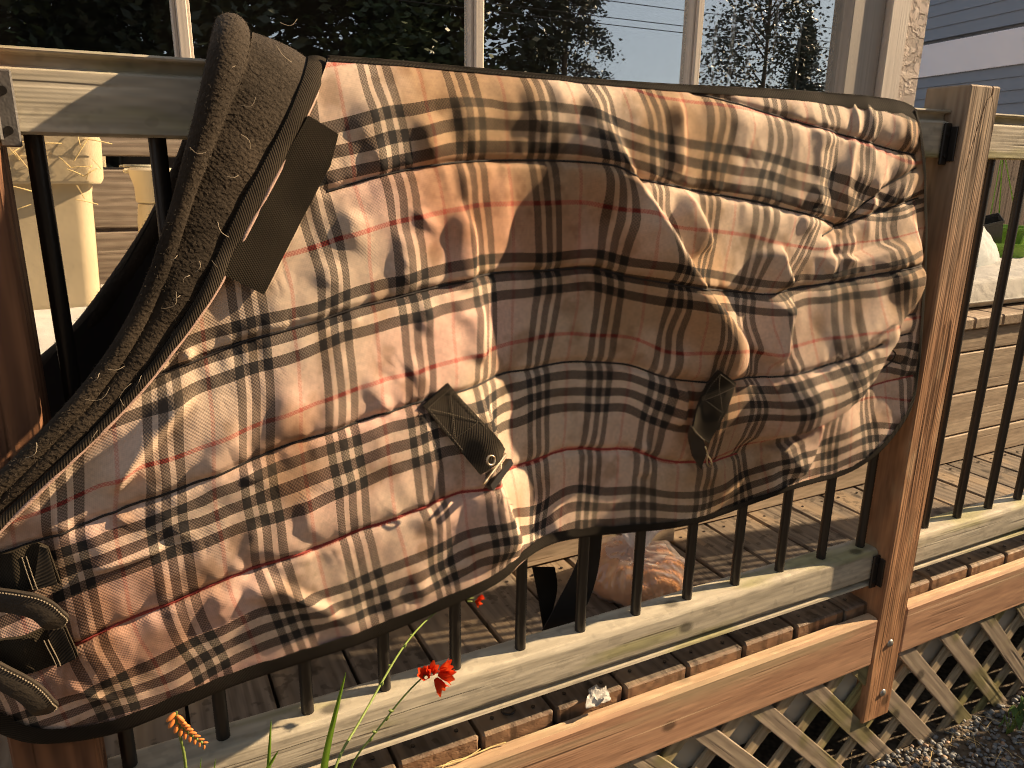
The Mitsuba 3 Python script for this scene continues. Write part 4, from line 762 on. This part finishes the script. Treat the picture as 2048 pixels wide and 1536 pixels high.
# hem binding: down the right edge and along the bottom
o = OUTLINE; ia = 8; ib = int(np.argmin(np.hypot(o[:, 0] + .143, o[:, 1] - .336)))
edge = smoothline(o[ia:ib + 1], 620, 2)
tn = np.gradient(edge, axis=0); tn /= np.linalg.norm(tn, axis=1, keepdims=True); nrm = np.c_[-tn[:, 1], tn[:, 0]]
if not poly.contains(shapely.Point(*(edge[60] + nrm[60] * -.01))): nrm = -nrm
inward = -nrm if poly.contains(shapely.Point(*(edge[60] - nrm[60] * .01))) else nrm
fr = np.linspace(0, 1, 620); wdt = np.interp(fr, [0, .2, .32, .55, .66, .72, 1], [.007, .008, .012, .014, .020, .023, .024])
wob = .0012 * (meshkit.noise(np.c_[fr * 130, 0 * fr, 0 * fr], 3) - .5) * 2
inn = edge + inward * (wdt + wob)[:, None]; outr = edge - inward * .0015
t5 = np.linspace(0, 1, 9); G = outr[:, None] * (1 - t5)[None, :, None] + inn[:, None] * t5[None, :, None]
hs = gaussian_filter(samp(HSM, G[..., 0].ravel(), G[..., 1].ravel()).reshape(620, 9), (6, 2), mode='nearest')
yy = -(hs + .0035 - .004 * (1 - np.sqrt(1 - (1 - np.minimum(t5, .35) / .35) ** 2))[None])
G3 = np.stack([G[..., 0], yy, G[..., 1]], -1); sL = np.r_[0, np.cumsum(np.linalg.norm(np.diff(edge, axis=0), axis=1))]
uvh = np.stack([np.broadcast_to(sL[:, None], (620, 9)), wdt[:, None] * t5[None]], -1).reshape(-1, 2)
Fh = grid_faces(620, 9); tm = trimesh.Trimesh(G3.reshape(-1, 3), Fh, process=False)
if tm.face_normals[:, 1].mean() > 0: Fh = Fh[:, ::-1]
back = G3.reshape(-1, 3) * 1; back[:, 1] += .013; kk = 620 * 9
e0 = np.arange(620) * 9; Fe = np.r_[np.stack([e0[:-1], e0[1:], e0[1:] + kk], 1), np.stack([e0[:-1], e0[1:] + kk, e0[:-1] + kk], 1)]
obj('hem_binding', trimesh.Trimesh(np.r_[G3.reshape(-1, 3), back], np.r_[Fh, Fh[:, ::-1] + kk, Fe], process=False), 'hem_tape', BK, smooth=False, uv=np.r_[uvh, uvh])
# spine binding along the top
tp = smoothline(o[0:9], 260, 2); frt = np.linspace(0, 1, 260)
wt = np.interp(tp[:, 0], [.3, .6, .75, 1.0, 1.2, 1.36], [.002, .002, .004, .010, .018, .022])
m_, uv_ = drape(tp + [0, .0015], tp - np.c_[0 * wt, wt], 260, 7, .0032, .006, flat=1)
obj('spine_binding', m_, 'hem_tape', BK, smooth=False, uv=uv_)
obj('spine_piping', tube(on(tp, .001) + [0, .003, .0015], .0036, 8), 'hem_tape', BK, smooth=True)
# back half hanging behind the rail
zr = np.linspace(1.046, .42, 46); rows = []
xl = np.interp(zr[::-1], [.42, .5, .6, .695, .76, .95, 1.05], [-.10, -.12, -.10, -.02, .045, .165, .30])[::-1]
Yb = np.interp(zr[::-1], [.42, .7, .9, .98, 1.03, 1.047], [.085, .080, .074, .066, .04, -.01])[::-1]
for z_, x_, y_ in zip(zr, xl, Yb):
    xs_ = np.linspace(x_, 1.36, 70); rows.append(np.c_[xs_, y_ + .012 * (meshkit.fbm(np.c_[xs_ * 9, 0 * xs_ + z_ * 5, 0 * xs_], 3) - .5) * sst((1.04 - z_) / .1), 0 * xs_ + z_])
obj('back_half', trimesh.Trimesh(np.concatenate(rows), grid_faces(46, 70), process=False), 'lining', BK, smooth=True)
# collar
cA, cB = smoothline(TUBE_L, 150, 2), smoothline(TUBE_R, 150, 2); cc = .5 * (cA + cB); rr = np.maximum(.5 * np.linalg.norm(cA - cB, axis=1) * .95, .010)
rr = rr * (1 + .05 * (meshkit.fbm(np.c_[np.linspace(0, 9, 150), np.zeros(150), np.zeros(150)], 3) - .5))
roll = tube(cc + [0, .006, 0], rr, 26); vv = roll.vertices; roll.vertices = vv + .002 * (meshkit.fbm(vv * 28, 3) - .5)[:, None] * np.array([1, -1, 1])
obj('collar_roll', roll, 'fleece', BK, smooth=True)
def colbump(G): return .010 * (meshkit.fbm(G * [11, 11, 16], 3, 4) - .5)
pm_, uvp = loft(smoothline(PAN_L, 200), smoothline(PAN_R, 200), 200, 26, .004, None, .006, colbump)
obj('collar_panel', pm_, 'fleece', BK, smooth=True)
bm_, uvb = loft(smoothline(PAN_R, 200) + [0, -.004, 0], smoothline(BIND_R, 200) + [0, -.006, 0], 200, 10, .0025, None, .006, lambda G: .006 * (meshkit.fbm(G * 15, 2, 4) - .5))
obj('collar_binding', bm_, 'twill', BK, smooth=False, uv=uvb)
br = smoothline(BIND_R, 160); obj('collar_piping', tube(br + [0, -.004, 0] + .004 * (meshkit.fbm(br * 40, 2)[:, None] - .5), .0024, 8), 'pale_piping', BK, smooth=True)
def fuzz(mesh, n, L, seed):
    r_ = np.random.default_rng(seed); p, fi = trimesh.sample.sample_surface(mesh, n, seed=seed); nn = mesh.face_normals[fi]
    d = nn + .9 * r_.normal(size=(n, 3)); d[:, 2] -= .5; d /= np.linalg.norm(d, axis=1, keepdims=True); l = r_.uniform(*L, (n, 1))
    s = np.cross(d, r_.normal(size=(n, 3))); s /= np.linalg.norm(s, axis=1, keepdims=True)
    V = np.stack([p - s * .00028, p + s * .00028, p + d * l], 1).reshape(-1, 3)
    return trimesh.Trimesh(V, np.arange(3 * n).reshape(-1, 3), process=False)
k = obj('collar_fuzz', cat(fuzz(roll, 8000, (.0015, .004), 3), fuzz(pm_, 6000, (.0012, .003), 4)), 'fuzz', BK, kind='stuff')
# webbing patch on the shoulder
m_, uv_ = drape(XZ2(PATCH, [0, 6, 5]), XZ2(PATCH, [1, 2, 3]), 120, 40, .006, .004, lambda n, m: .003 * np.ones((n, m)))
obj('shoulder_patch', m_, 'webbing', BK, smooth=False, uv=uv_, label='black hook and loop webbing patch beside the collar')
# seam threads lying in the quilting grooves
for k_, P in enumerate(SEAMS):
    P = smoothline(P, max(12, int(np.linalg.norm(np.diff(P, axis=0), axis=1).sum() / .004)), 1)
    hz = samp(HG, P[:, 0], P[:, 1])
    obj('seam_thread', tube(np.c_[P[:, 0], -(hz + .0004), P[:, 1]], .0014, 6), 'seam_red' if k_ in (3, 9) else 'black_thread', BK, smooth=True)
M('seam_red', two(pri((0.30, 0.045, 0.035), 0.8)))
# belly strap tabs with hardware
def flap(A, B, off, mat, nm, lb=None, ex=None):
    m_, uv_ = drape(A, B, 50, 18, off, .004, ex); return obj(nm, m_, mat, BK, smooth=False, uv=uv_, label=lb)
f1 = flap(XZ2(FLAPL, [1, 2]), XZ2(FLAPL, [0, 3]), .006, 'flap_tape', 'strap_tab', 'black strap tab with a brass clip, left of centre', lambda n, m: .006 * np.linspace(0, 1, n)[:, None] ** 2 * np.ones((1, m)))
f2 = flap(XZ2(FLAPR, [0, 4]), XZ2(FLAPR, [1, 2, 3]), .014, 'flap_tape', 'strap_tab', 'black strap tab with a folded leather end, right of centre', lambda n, m: .012 * np.linspace(0, 1, n)[:, None] ** 2 * np.ones((1, m)))
def stitch(A, off, n, r=.0006, parent=f1):
    A = resample(A, 2 * n); h_ = samp(HSM, A[:, 0], A[:, 1]) + off
    return [tube(np.c_[A[i:i + 2, 0], -h_[i:i + 2], A[i:i + 2, 1]], r, 4) for i in range(0, 2 * n - 1, 2)]
def inset(P, a, b): return np.array([P[0] * (1 - a) + P[1] * a, P[0] * (1 - b) + P[1] * b])
c0, c1, c2, c3 = XZ2(FLAPL, [1, 2, 3, 0])
lerp = lambda a, b, t: a * (1 - t) + b * t
for fp, (a0, a1, b1, b0), of in ((f1, (c0, c1, c2, c3), .0068), (f2, tuple(XZ2(FLAPR, [0, 4, 3, 1])), .0165)):
    q = lambda s, t: lerp(lerp(a0, a1, s), lerp(b0, b1, s), t)
    ms = []
    for A in ([q(.05, .06), q(.95, .06)], [q(.05, .94), q(.95, .94)], [q(.05, .06), q(.05, .94)], [q(.08, .1), q(.5, .9)], [q(.08, .9), q(.5, .1)], [q(.5, .1), q(.5, .9)]): ms += stitch(np.array(A), of + .002, 22)
    obj('stitching', cat(*ms), 'flap_thread', fp, kind='stuff')
b0, b1 = BAR; j0, j1 = JAW; dv = np.array([0, -.006, 0])
def rod(a, b, r, s=10): return tube(np.linspace(a, b, 6), r, s)
offc = -(samp(HSM, [b0[0]], [b0[2]])[0] + .018) - b0[1]; sh = np.array([0, offc, 0])
obj('clip_bar', cat(rod(b0 + sh, b1 + sh, .0024), rod(b0 + sh + [.003, .004, -.002], b1 + sh + [.003, .004, -.002], .002)), 'worn_metal', f1, smooth=40)
jm = lathe_rr([(.5 * np.linalg.norm(j1 - j0), .005, .002, -.004), (.5 * np.linalg.norm(j1 - j0), .005, .002, .004)], np.zeros(2))
dj = (j1 - j0) / np.linalg.norm(j1 - j0); ey_ = np.cross([0, 1, 0], dj); ey_ /= np.linalg.norm(ey_)
obj('clip_jaw', moved(jm, np.c_[dj, ey_, np.cross(dj, ey_)], .5 * (j0 + j1) + sh + [0, -.003, 0]), 'black_metal', f1, smooth=30)
lp = trimesh.creation.torus(.0062, .0016, 28, 10)
obj('clip_loop', moved(lp, rot([0, 1, 0], 25) @ rot([1, 0, 0], 70), LOOP[0] + sh + [0, -.004, 0]), 'worn_metal', f1, smooth=True)
m_, uv_ = drape(XZ2(LEATHR, [0, 5, 4, 3]), XZ2(LEATHR, [1, 2, 3]), 40, 16, .030, .005, None)
l2 = obj('leather_end', m_, 'leather', f2, smooth=False, uv=uv_, label='folded black leather end')
obj('edge_stitching', cat(*[m for m in stitch(XZ2(LEATHR, [0, 1]), .0318, 26, .0007)]), 'pale_thread', f2, kind='stuff')
wr_ = WIRER.copy(); wr_[:, 1] = -(samp(HSM, wr_[:, 0], wr_[:, 2]) + .034)
obj('wire_loop', tube(smoothline(wr_, 60, 2), .0013, 8), 'worn_metal', f2, smooth=True)
# chest straps at the lower left
for A, B, st_, bl, lb in ((STRAPA[[0, 1, 2, 3]], STRAPA[[7, 6, 5, 4]], STITCHA, BILLA, 'upper black chest strap with leather billet'), (STRAPB[[0, 1, 2, 3]], STRAPB[[8, 7, 6, 5, 4]], STITCHB, BILLB, 'lower black chest strap with leather billet')):
    m_, uv_ = drape(A[:, [0, 2]], B[:, [0, 2]], 70, 24, .007, .005, lambda n, m: .003 * np.sin(np.linspace(0, 14, n))[:, None] * np.ones((1, m)))
    kp = obj('chest_strap', m_, 'webbing', BK, smooth=False, uv=uv_, label=lb)
    m_, uv_ = drape(np.array([lerp(A[2], A[3], .2), lerp(A[2], A[3], .9)])[:, [0, 2]], np.array([lerp(B[-2], B[-1], .1), lerp(B[-2], B[-1], .9)])[:, [0, 2]], 14, 30, .012, .003)
    obj('keeper', m_, 'hem_tape', kp, smooth=False, uv=uv_)
    s_ = st_[:, [0, 2]]; s_ = np.array([lerp(s_[0], s_[1], .14), lerp(s_[0], s_[1], .88)]); obj('stitching', cat(*(stitch(s_, .0132, 26, .0006) + stitch(s_ + [.004, 0], .0132, 26, .0006))), 'pale_thread', kp, kind='stuff')
    C_ = smoothline(bl, 60, 2); h0 = samp(HSM, C_[:, 0], C_[:, 2]); C_[:, 1] = -(h0 + np.interp(np.linspace(0, 1, 60), [0, .5, .85, 1], [.018, .026, .024, .014]))
    tn_ = np.gradient(C_, axis=0); up_ = np.cross(tn_, [0, 1, 0]); up_ /= np.linalg.norm(up_, axis=1, keepdims=True); up_ *= np.sign(up_[:, 2:3] + 1e-9)
    wv = .0125 * np.sqrt(np.clip(1 - np.clip((np.linspace(0, 1, 60) - .93) / .08, 0, 1) ** 2, .02, 1))
    A_, B_ = C_ + up_ * wv[:, None], C_ - up_ * wv[:, None]
    m_, uv_ = loft(A_, B_, 60, 12, .0015, None, .005)
    kb = obj('leather_billet', m_, 'leather', kp, smooth=False, uv=uv_)
    AA = C_ + up_ * (wv - .0022)[:, None] + [0, -.0012, 0]; AA = resample(AA, 76)
    obj('billet_stitching', cat(*[tube(AA[i:i + 2], .0008, 4) for i in range(0, 75, 2)]), 'pale_thread', kp, kind='stuff')
fr = []
for line, n_, L_ in ((TEAR, 90, .011), (FRAY, 12, .012)):
    S_ = smoothline(line, n_); hz = samp(HG, S_[:, 0], S_[:, 2])
    for i in range(n_):
        p = np.array([S_[i, 0], -(hz[i] + .001), S_[i, 2]]) + np.array([rnd.gauss(0, .003), 0, rnd.gauss(0, .003)]); a = rnd.uniform(0, 6.28); l = L_ * rnd.uniform(.4, 1)
        d = np.array([math.cos(a), -.5, math.sin(a)]) * l; fr.append(tube(np.array([p, p + d * .5 + [0, -.002, .001], p + d]), .00045, 4))
obj('frayed_threads', cat(*fr), 'pale_fray', BK, kind='stuff', label='frayed pale threads along a torn quilting seam near the right end')
M('pale_fray', two(pri((0.50, 0.41, 0.32), 0.8)))
# loose threads and animal hairs caught on the cloth
hs_ = []
for _ in range(26):
    i = rnd.randrange(10, 95); p = cc[i] + np.array([rnd.uniform(-.01, .05), -rr[i] - .004, rnd.uniform(-.02, .02)]); a = rnd.uniform(0, 6.28); l = rnd.uniform(.006, .028)
    c_ = np.array([l * math.cos(a), 0, l * math.sin(a)]); q = np.array([-c_[2], 0, c_[0]]) * rnd.uniform(-.5, .5)
    hs_.append(tube(smoothline(np.array([p, p + .5 * c_ + q + [0, -.004, 0], p + c_]), 9), rnd.uniform(.00013, .00026), 4))
k = obj('loose_hairs', cat(*hs_), 'hair_mat'); labels[k] = {'label': 'pale horse hairs and hay bits stuck to the dark fleece collar', 'category': 'hair', 'kind': 'stuff'}
M('hair_mat', two(pri((0.45, 0.37, 0.26), 0.6)))

# ---------------------------------------------------------------- flowers in front of the deck
CR = thing('flowering_plant', 'crocosmia plant with red flowers, orange buds and sword leaves in the foreground', 'flower')
def blade(P, w, n=40, fold=.25):
    C = smoothline(P, n); t = np.gradient(C, axis=0); s = np.cross(t, [0, 1, 0.2]); s /= np.linalg.norm(s, axis=1, keepdims=True)
    f = np.linspace(0, 1, n); ww = w * np.clip(1 - f, 0, 1) ** .55 * (.7 + .3 * np.minimum(1, f * 4))
    G = np.stack([C + s * ww[:, None], C + s * ww[:, None] * .5 + np.array([0, -fold * .5, 0]) * ww[:, None], C + np.array([0, -fold, 0]) * ww[:, None] * 0 + [0, -.0008, 0], C - s * ww[:, None] * .5 + np.array([0, -fold * .5, 0]) * ww[:, None], C - s * ww[:, None]], 1)
    L = np.r_[0, np.cumsum(np.linalg.norm(np.diff(C, axis=0), axis=1))]
    uv = np.stack([np.array([1, .5, 0, -.5, -1])[None] * ww[:, None], np.broadcast_to(L[:, None], (n, 5))], -1).reshape(-1, 2)
    return trimesh.Trimesh(G.reshape(-1, 3), grid_faces(n, 5), process=False), uv
for P, w in ((LF1, .0068), (LF2, .004), (LF3, .007), (LF4, .0022), (LF5, .0022)):
    m_, uv_ = blade(np.r_[[P[0] + (P[0] - P[1]) * 1.2 + [0, -.01, -.1]], P], w); obj('leaf', m_, 'blade_green', CR, smooth=True, uv=uv_)
for P, r0 in ((ST1, .0022), (ST2, .0019), (ST3, .0016)):
    P = np.r_[[P[0] + [-.02, 0, -.25]], P]; obj('stem', tube(smoothline(P, 60), np.linspace(r0, r0 * .55, 60), 8), 'stem_green', CR, smooth=True)
def ellip(c, d, L, r, sub=2):
    m = trimesh.creation.icosphere(sub); d = np.asarray(d, float) / np.linalg.norm(d); m.vertices = m.vertices * [r, r, L]
    a = np.cross([0, 0, 1], d); a = a / (np.linalg.norm(a) + 1e-9) if np.linalg.norm(a) > 1e-6 else np.array([1.0, 0, 0]); b = np.cross(d, a); return moved(m, np.c_[a, b, d], c)
bd = smoothline(BUD, 17)
obj('stem', tube(bd, .0011, 6), 'stem_green', CR, smooth=True)
for i in range(17):
    t_ = bd[min(i + 1, 16)] - bd[max(i - 1, 0)]; t_ /= np.linalg.norm(t_); sd = np.cross(t_, [0, 1, 0]) * (1 if i % 2 else -1)
    d = t_ * .8 + sd * .8 + [0, -.3, 0]; L = .0050 * (1 - .55 * i / 16)
    obj('bud', ellip(bd[i] + d * L, d, L, L * .42), 'bud_orange', CR, smooth=True)
for P in (ST2, ST3):
    S_ = smoothline(P, 60)
    for i in range(20, 42, 6):
        sd = np.array([1, 0, .4]) * (1 if (i // 6) % 2 else -1); obj('bud', ellip(S_[i] + sd * .0025, sd + np.array([0, 0, .9]), .0032, .0016), 'stem_green', CR, smooth=True)
def floret(c, d, L, seed):
    r_ = np.random.default_rng(seed); d = np.asarray(d, float); d /= np.linalg.norm(d); a = np.cross(d, [0, 1, .3]); a /= np.linalg.norm(a); b = np.cross(d, a); V = []; F_ = []
    for k_ in range(6):
        f = 2 * math.pi * k_ / 6 + r_.uniform(-.2, .2); o_ = a * math.cos(f) + b * math.sin(f); s = np.cross(d, o_); n = 9; Lk = L * r_.uniform(.85, 1.1)
        t = np.linspace(0, 1, n); C = c + d * (Lk * t)[:, None] + o_ * (Lk * (.08 + .42 * t ** 2.0))[:, None]; w = .27 * L * np.sin(np.pi * np.clip(t * .86 + .1, 0, 1)) ** .8
        G = np.stack([C + s * w[:, None], C + o_ * (w * .35)[:, None], C - s * w[:, None]], 1); V.append(G.reshape(-1, 3)); F_.append(grid_faces(n, 3) + k_ * n * 3)
    return trimesh.Trimesh(np.concatenate(V), np.concatenate(F_), process=False)
fc = FLR[0]
for i, (dx, dz, d, L) in enumerate(((-.006, .004, (-.1, -.5, .9), .015), (.002, .002, (.9, -.5, -.25), .017), (-.001, -.003, (.4, -.6, -.9), .017), (-.012, .002, (-.3, -.5, .8), .017), (.004, .006, (.8, -.4, .5), .015))):
    obj('flower', floret(fc + [dx - .004, 0, dz], d, L, i), 'flower_red', CR, smooth=True)
FP = thing('red_flower', 'small red flower head peeping out below the blanket hem', 'flower')
for i, d in enumerate(((.6, -.4, .1), (.3, -.6, -.7), (.9, -.3, .3))): obj('petals', floret(FLR2[0] + [.002 * i, 0, .002 * i], d, .010, 20 + i), 'flower_red', FP, smooth=True)
obj('stem', tube(np.array([FLR2[0], FLR2[0] + [-.006, 0, .002], FLR2[0] + [-.012, .001, .003]]), .0013, 6), 'stem_green', FP, smooth=True)
PL = thing('small_plant', 'small dark green glossy leaved plant growing by the lattice and gravel', 'plant')
pc = np.array([1.955, -.13, -.455])
for i, (dx, dz, up_, L) in enumerate(((.03, .05, .5, .06), (-.035, .055, .35, .055), (.045, .03, -.5, .06), (.01, .06, -.9, .065), (-.01, .075, .9, .045), (.065, .05, -.2, .05), (.02, .02, -.7, .05), (-.05, .03, -.4, .04))):
    q = pc + [dx * .5, rnd.uniform(-.02, .01), .045 + dz * .5]; d = np.array([dx * 12, rnd.uniform(-.5, .1), up_]); d /= np.linalg.norm(d)
    m_, uv_ = blade(np.array([q, q + d * L * .5 + [0, -.006, .006], q + d * L]), .012, 24, .5); G_ = m_.vertices
    obj('leaf', m_, 'dark_leaf', PL, smooth=True, uv=uv_)
    obj('stem', tube(smoothline(np.array([pc + [dx * .2, 0, 0], pc + [dx * .4, -.005, .03], q]), 10), .0014, 6), 'stem_green', PL, smooth=True)

# ---------------------------------------------------------------- trees and wires behind the photographer, mirrored in the panes
def crown_mesh(C, size, col, seed, flat=.4):
    r_ = np.random.default_rng(seed); n = len(C); d = r_.normal(size=(n, 3)); d[:, 2] *= flat; d /= np.linalg.norm(d, axis=1, keepdims=True); e = np.cross(d, r_.normal(size=(n, 3))); e /= np.linalg.norm(e, axis=1, keepdims=True)
    s = size * r_.uniform(.6, 1.4, (n, 1)); V = np.stack([C - d * s, C + e * s * .5, C + d * s, C - e * s * .5], 1).reshape(-1, 3); b = np.arange(n) * 4
    F = np.r_[np.stack([b, b + 1, b + 2], 1), np.stack([b, b + 2, b + 3], 1)]; t = r_.uniform(.7, 1.3, (n, 1)); c = np.asarray(col) * t
    return trimesh.Trimesh(V, F, process=False), np.repeat(c, 4, axis=0)
def conifer(x, y, h, r, seed, n=9000):
    r_ = np.random.default_rng(seed); C = []; nb = 150
    for i in range(nb):
        f = (i / nb) ** .9; z = .6 + (h - .6) * f; a = r_.uniform(0, 6.28); L = r * (1 - f) ** .8 * r_.uniform(.65, 1.1) + .1; t = r_.uniform(0.1, 1, n // nb); sp = .10 + .12 * L
        C.append(np.c_[x + L * t * math.cos(a) + r_.normal(0, sp * .6, len(t)), y + L * t * math.sin(a) + r_.normal(0, sp * .6, len(t)), z - .38 * L * t ** 1.4 + r_.normal(0, .06, len(t)) - np.abs(r_.normal(0, .22, len(t)))])
    return np.concatenate(C)
def leafy(x, y, h, r, seed, n=9000, wispy=.0, z0=1.0, blobs=46):
    r_ = np.random.default_rng(seed); C = []
    for i in range(blobs):
        f = r_.uniform(0, 1); z = z0 + (h - z0) * f; R = r * (math.sin(math.pi * (0.18 + .78 * f))) ; a = r_.uniform(0, 6.28); q = R * math.sqrt(r_.uniform(.1, 1)); k_ = n // blobs; s = r * .20 * r_.uniform(.6, 1.3) * (1 - .3 * wispy)
        C.append(r_.normal(size=(k_, 3)) * [s, s, s * (.75 + wispy)] + [x + q * math.cos(a), y + q * math.sin(a), z])
    return np.concatenate(C)
def tree(kind, x, y, h, r, col, label, seed, size=.09, **kw):
    t = thing('tree', label, 'tree', None); C = (conifer if kind == 'c' else leafy)(x, y, h, r, seed, **kw); C = C[C[:, 2] > -.3]
    m_, cl = crown_mesh(C, size, col, seed); obj('crown', m_, 'tree_leaf', t, color=cl, smooth=False)
    tr_ = [tube(np.array([[x, y, -.46], [x + .05, y, h * .5], [x, y, h * .97]]), [r * .05, r * .03, .01], 8)]
    r_ = np.random.default_rng(seed)
    for i in range(16 if kind == 'c' else 26):
        z = h * r_.uniform(.2, .9); a = r_.uniform(0, 6.28); L = r * (.8 if kind != 'c' else (1 - z / h) ** .8) * r_.uniform(.6, 1.1); tr_.append(tube(np.array([[x, y, z * .85], [x + L * .5 * math.cos(a), y + L * .5 * math.sin(a), z], [x + L * math.cos(a), y + L * math.sin(a), z + (.1 * L if kind != 'c' else -.3 * L)]]), [r * .016, r * .01, .005], 5))
    obj('trunk', cat(*tr_), 'bark', t, smooth=40)
DK = (0.018, 0.026, 0.012)
for i, (x, y, h, r) in enumerate(((-5.5, -16, 13, 3.2), (-2.0, -19, 15, 3.2), (1.2, -17.5, 14, 2.9), (4.3, -19, 15, 3.0), (7.3, -18, 13, 2.8), (10.3, -18.5, 13, 2.6))):
    tree('l', x, y, h, r, (DK, (.035, .05, .018), DK)[i % 3], ('dense dark tree behind the photographer, far left', 'tall dense tree behind the photographer, second from left', 'dense tree behind the photographer opposite the left panes', 'tall dense tree behind the photographer, fourth from left', 'dense tree behind the photographer opposite the middle mullion', 'dense tree behind the photographer beside the tall conifer')[i], 40 + i, .15, n=26000, z0=.1, blobs=130)
tree('c', 13.6, -18, 11.5, 2.6, (.022, .032, .018), 'tall dark drooping conifer reflected in the window', 60, .07, n=30000)
tree('l', 22.3, -18, 9.5, 2.3, (.03, .038, .022), 'wispy airy birch like tree reflected in the right pane', 61, .085, n=9000, wispy=1.4, z0=1.4, blobs=150)
tree('c', 25.4, -19, 6.6, 1.7, (.04, .052, .042), 'cone shaped dark tree reflected in the right pane', 62, .06, n=20000)
tree('l', 27.8, -18, 7.0, 1.9, (.035, .042, .026), 'airy tree right of the cone shaped tree, reflected at the right end', 63, .08, n=5200, wispy=1.0, z0=1.2, blobs=70)
tree('l', 20.5, -30, 3.6, 2.0, DK, 'low round tree on the reflected horizon', 64, .1, n=4000, z0=.3)
sc_ = np.concatenate([np.random.default_rng(81).normal(size=(60, 3)) * [.07, .06, .05] + c_ for c_ in np.random.default_rng(80).uniform([2.62, -1.0, -.40], [3.2, -.24, .02], (60, 3))] + [np.random.default_rng(84).normal(size=(60, 3)) * [.07, .06, .05] + c_ for c_ in np.random.default_rng(85).uniform([2.62, -1.1, -.1], [3.2, -.42, .24], (44, 3))])
SB = thing('shrub', 'low leafy shrub beside the deck just outside the picture at right', 'shrub')
m_, cl = crown_mesh(sc_, .03, (.06, .11, .03), 82, 1.0); obj('crown', m_, 'tree_leaf', SB, color=cl)
obj('stem', cat(*[tube(np.array([[2.88, -.5, -.46], [2.88 + dx * .5, -.5 + dy * .5, -.25], [2.88 + dx, -.5 + dy, -.05]]), .005, 6) for dx, dy in ((.15, .1), (-.15, .15), (.05, -.2), (-.1, -.15), (.2, -.1))]), 'bark', SB)
hm, hc = crown_mesh(np.c_[rng.uniform(-12, 40, 16000), rng.normal(-24, .5, 16000), np.abs(rng.normal(0, .9, 16000)) - .3], .16, (.03, .045, .02), 70)
k = obj('hedge', hm, 'tree_leaf', smooth=False, color=hc); tag(k, 'long dark hedge behind the photographer', 'hedge')
for i, (z, y, sag) in enumerate(((4.35, -12, .25), (4.55, -12.2, .25), (4.9, -12.1, .3), (5.7, -12, .3))):
    x_ = np.linspace(-20, 45, 60); k = obj('utility_wire', tube(np.c_[x_, 0 * x_ + y, z + .6 * ((x_ - 12) / 33) ** 2 - .1], .011, 5), 'black_metal', smooth=True)
    tag(k, ('lowest', 'second lowest', 'second highest', 'highest')[i] + ' overhead wire reflected in the window', 'wire', None)
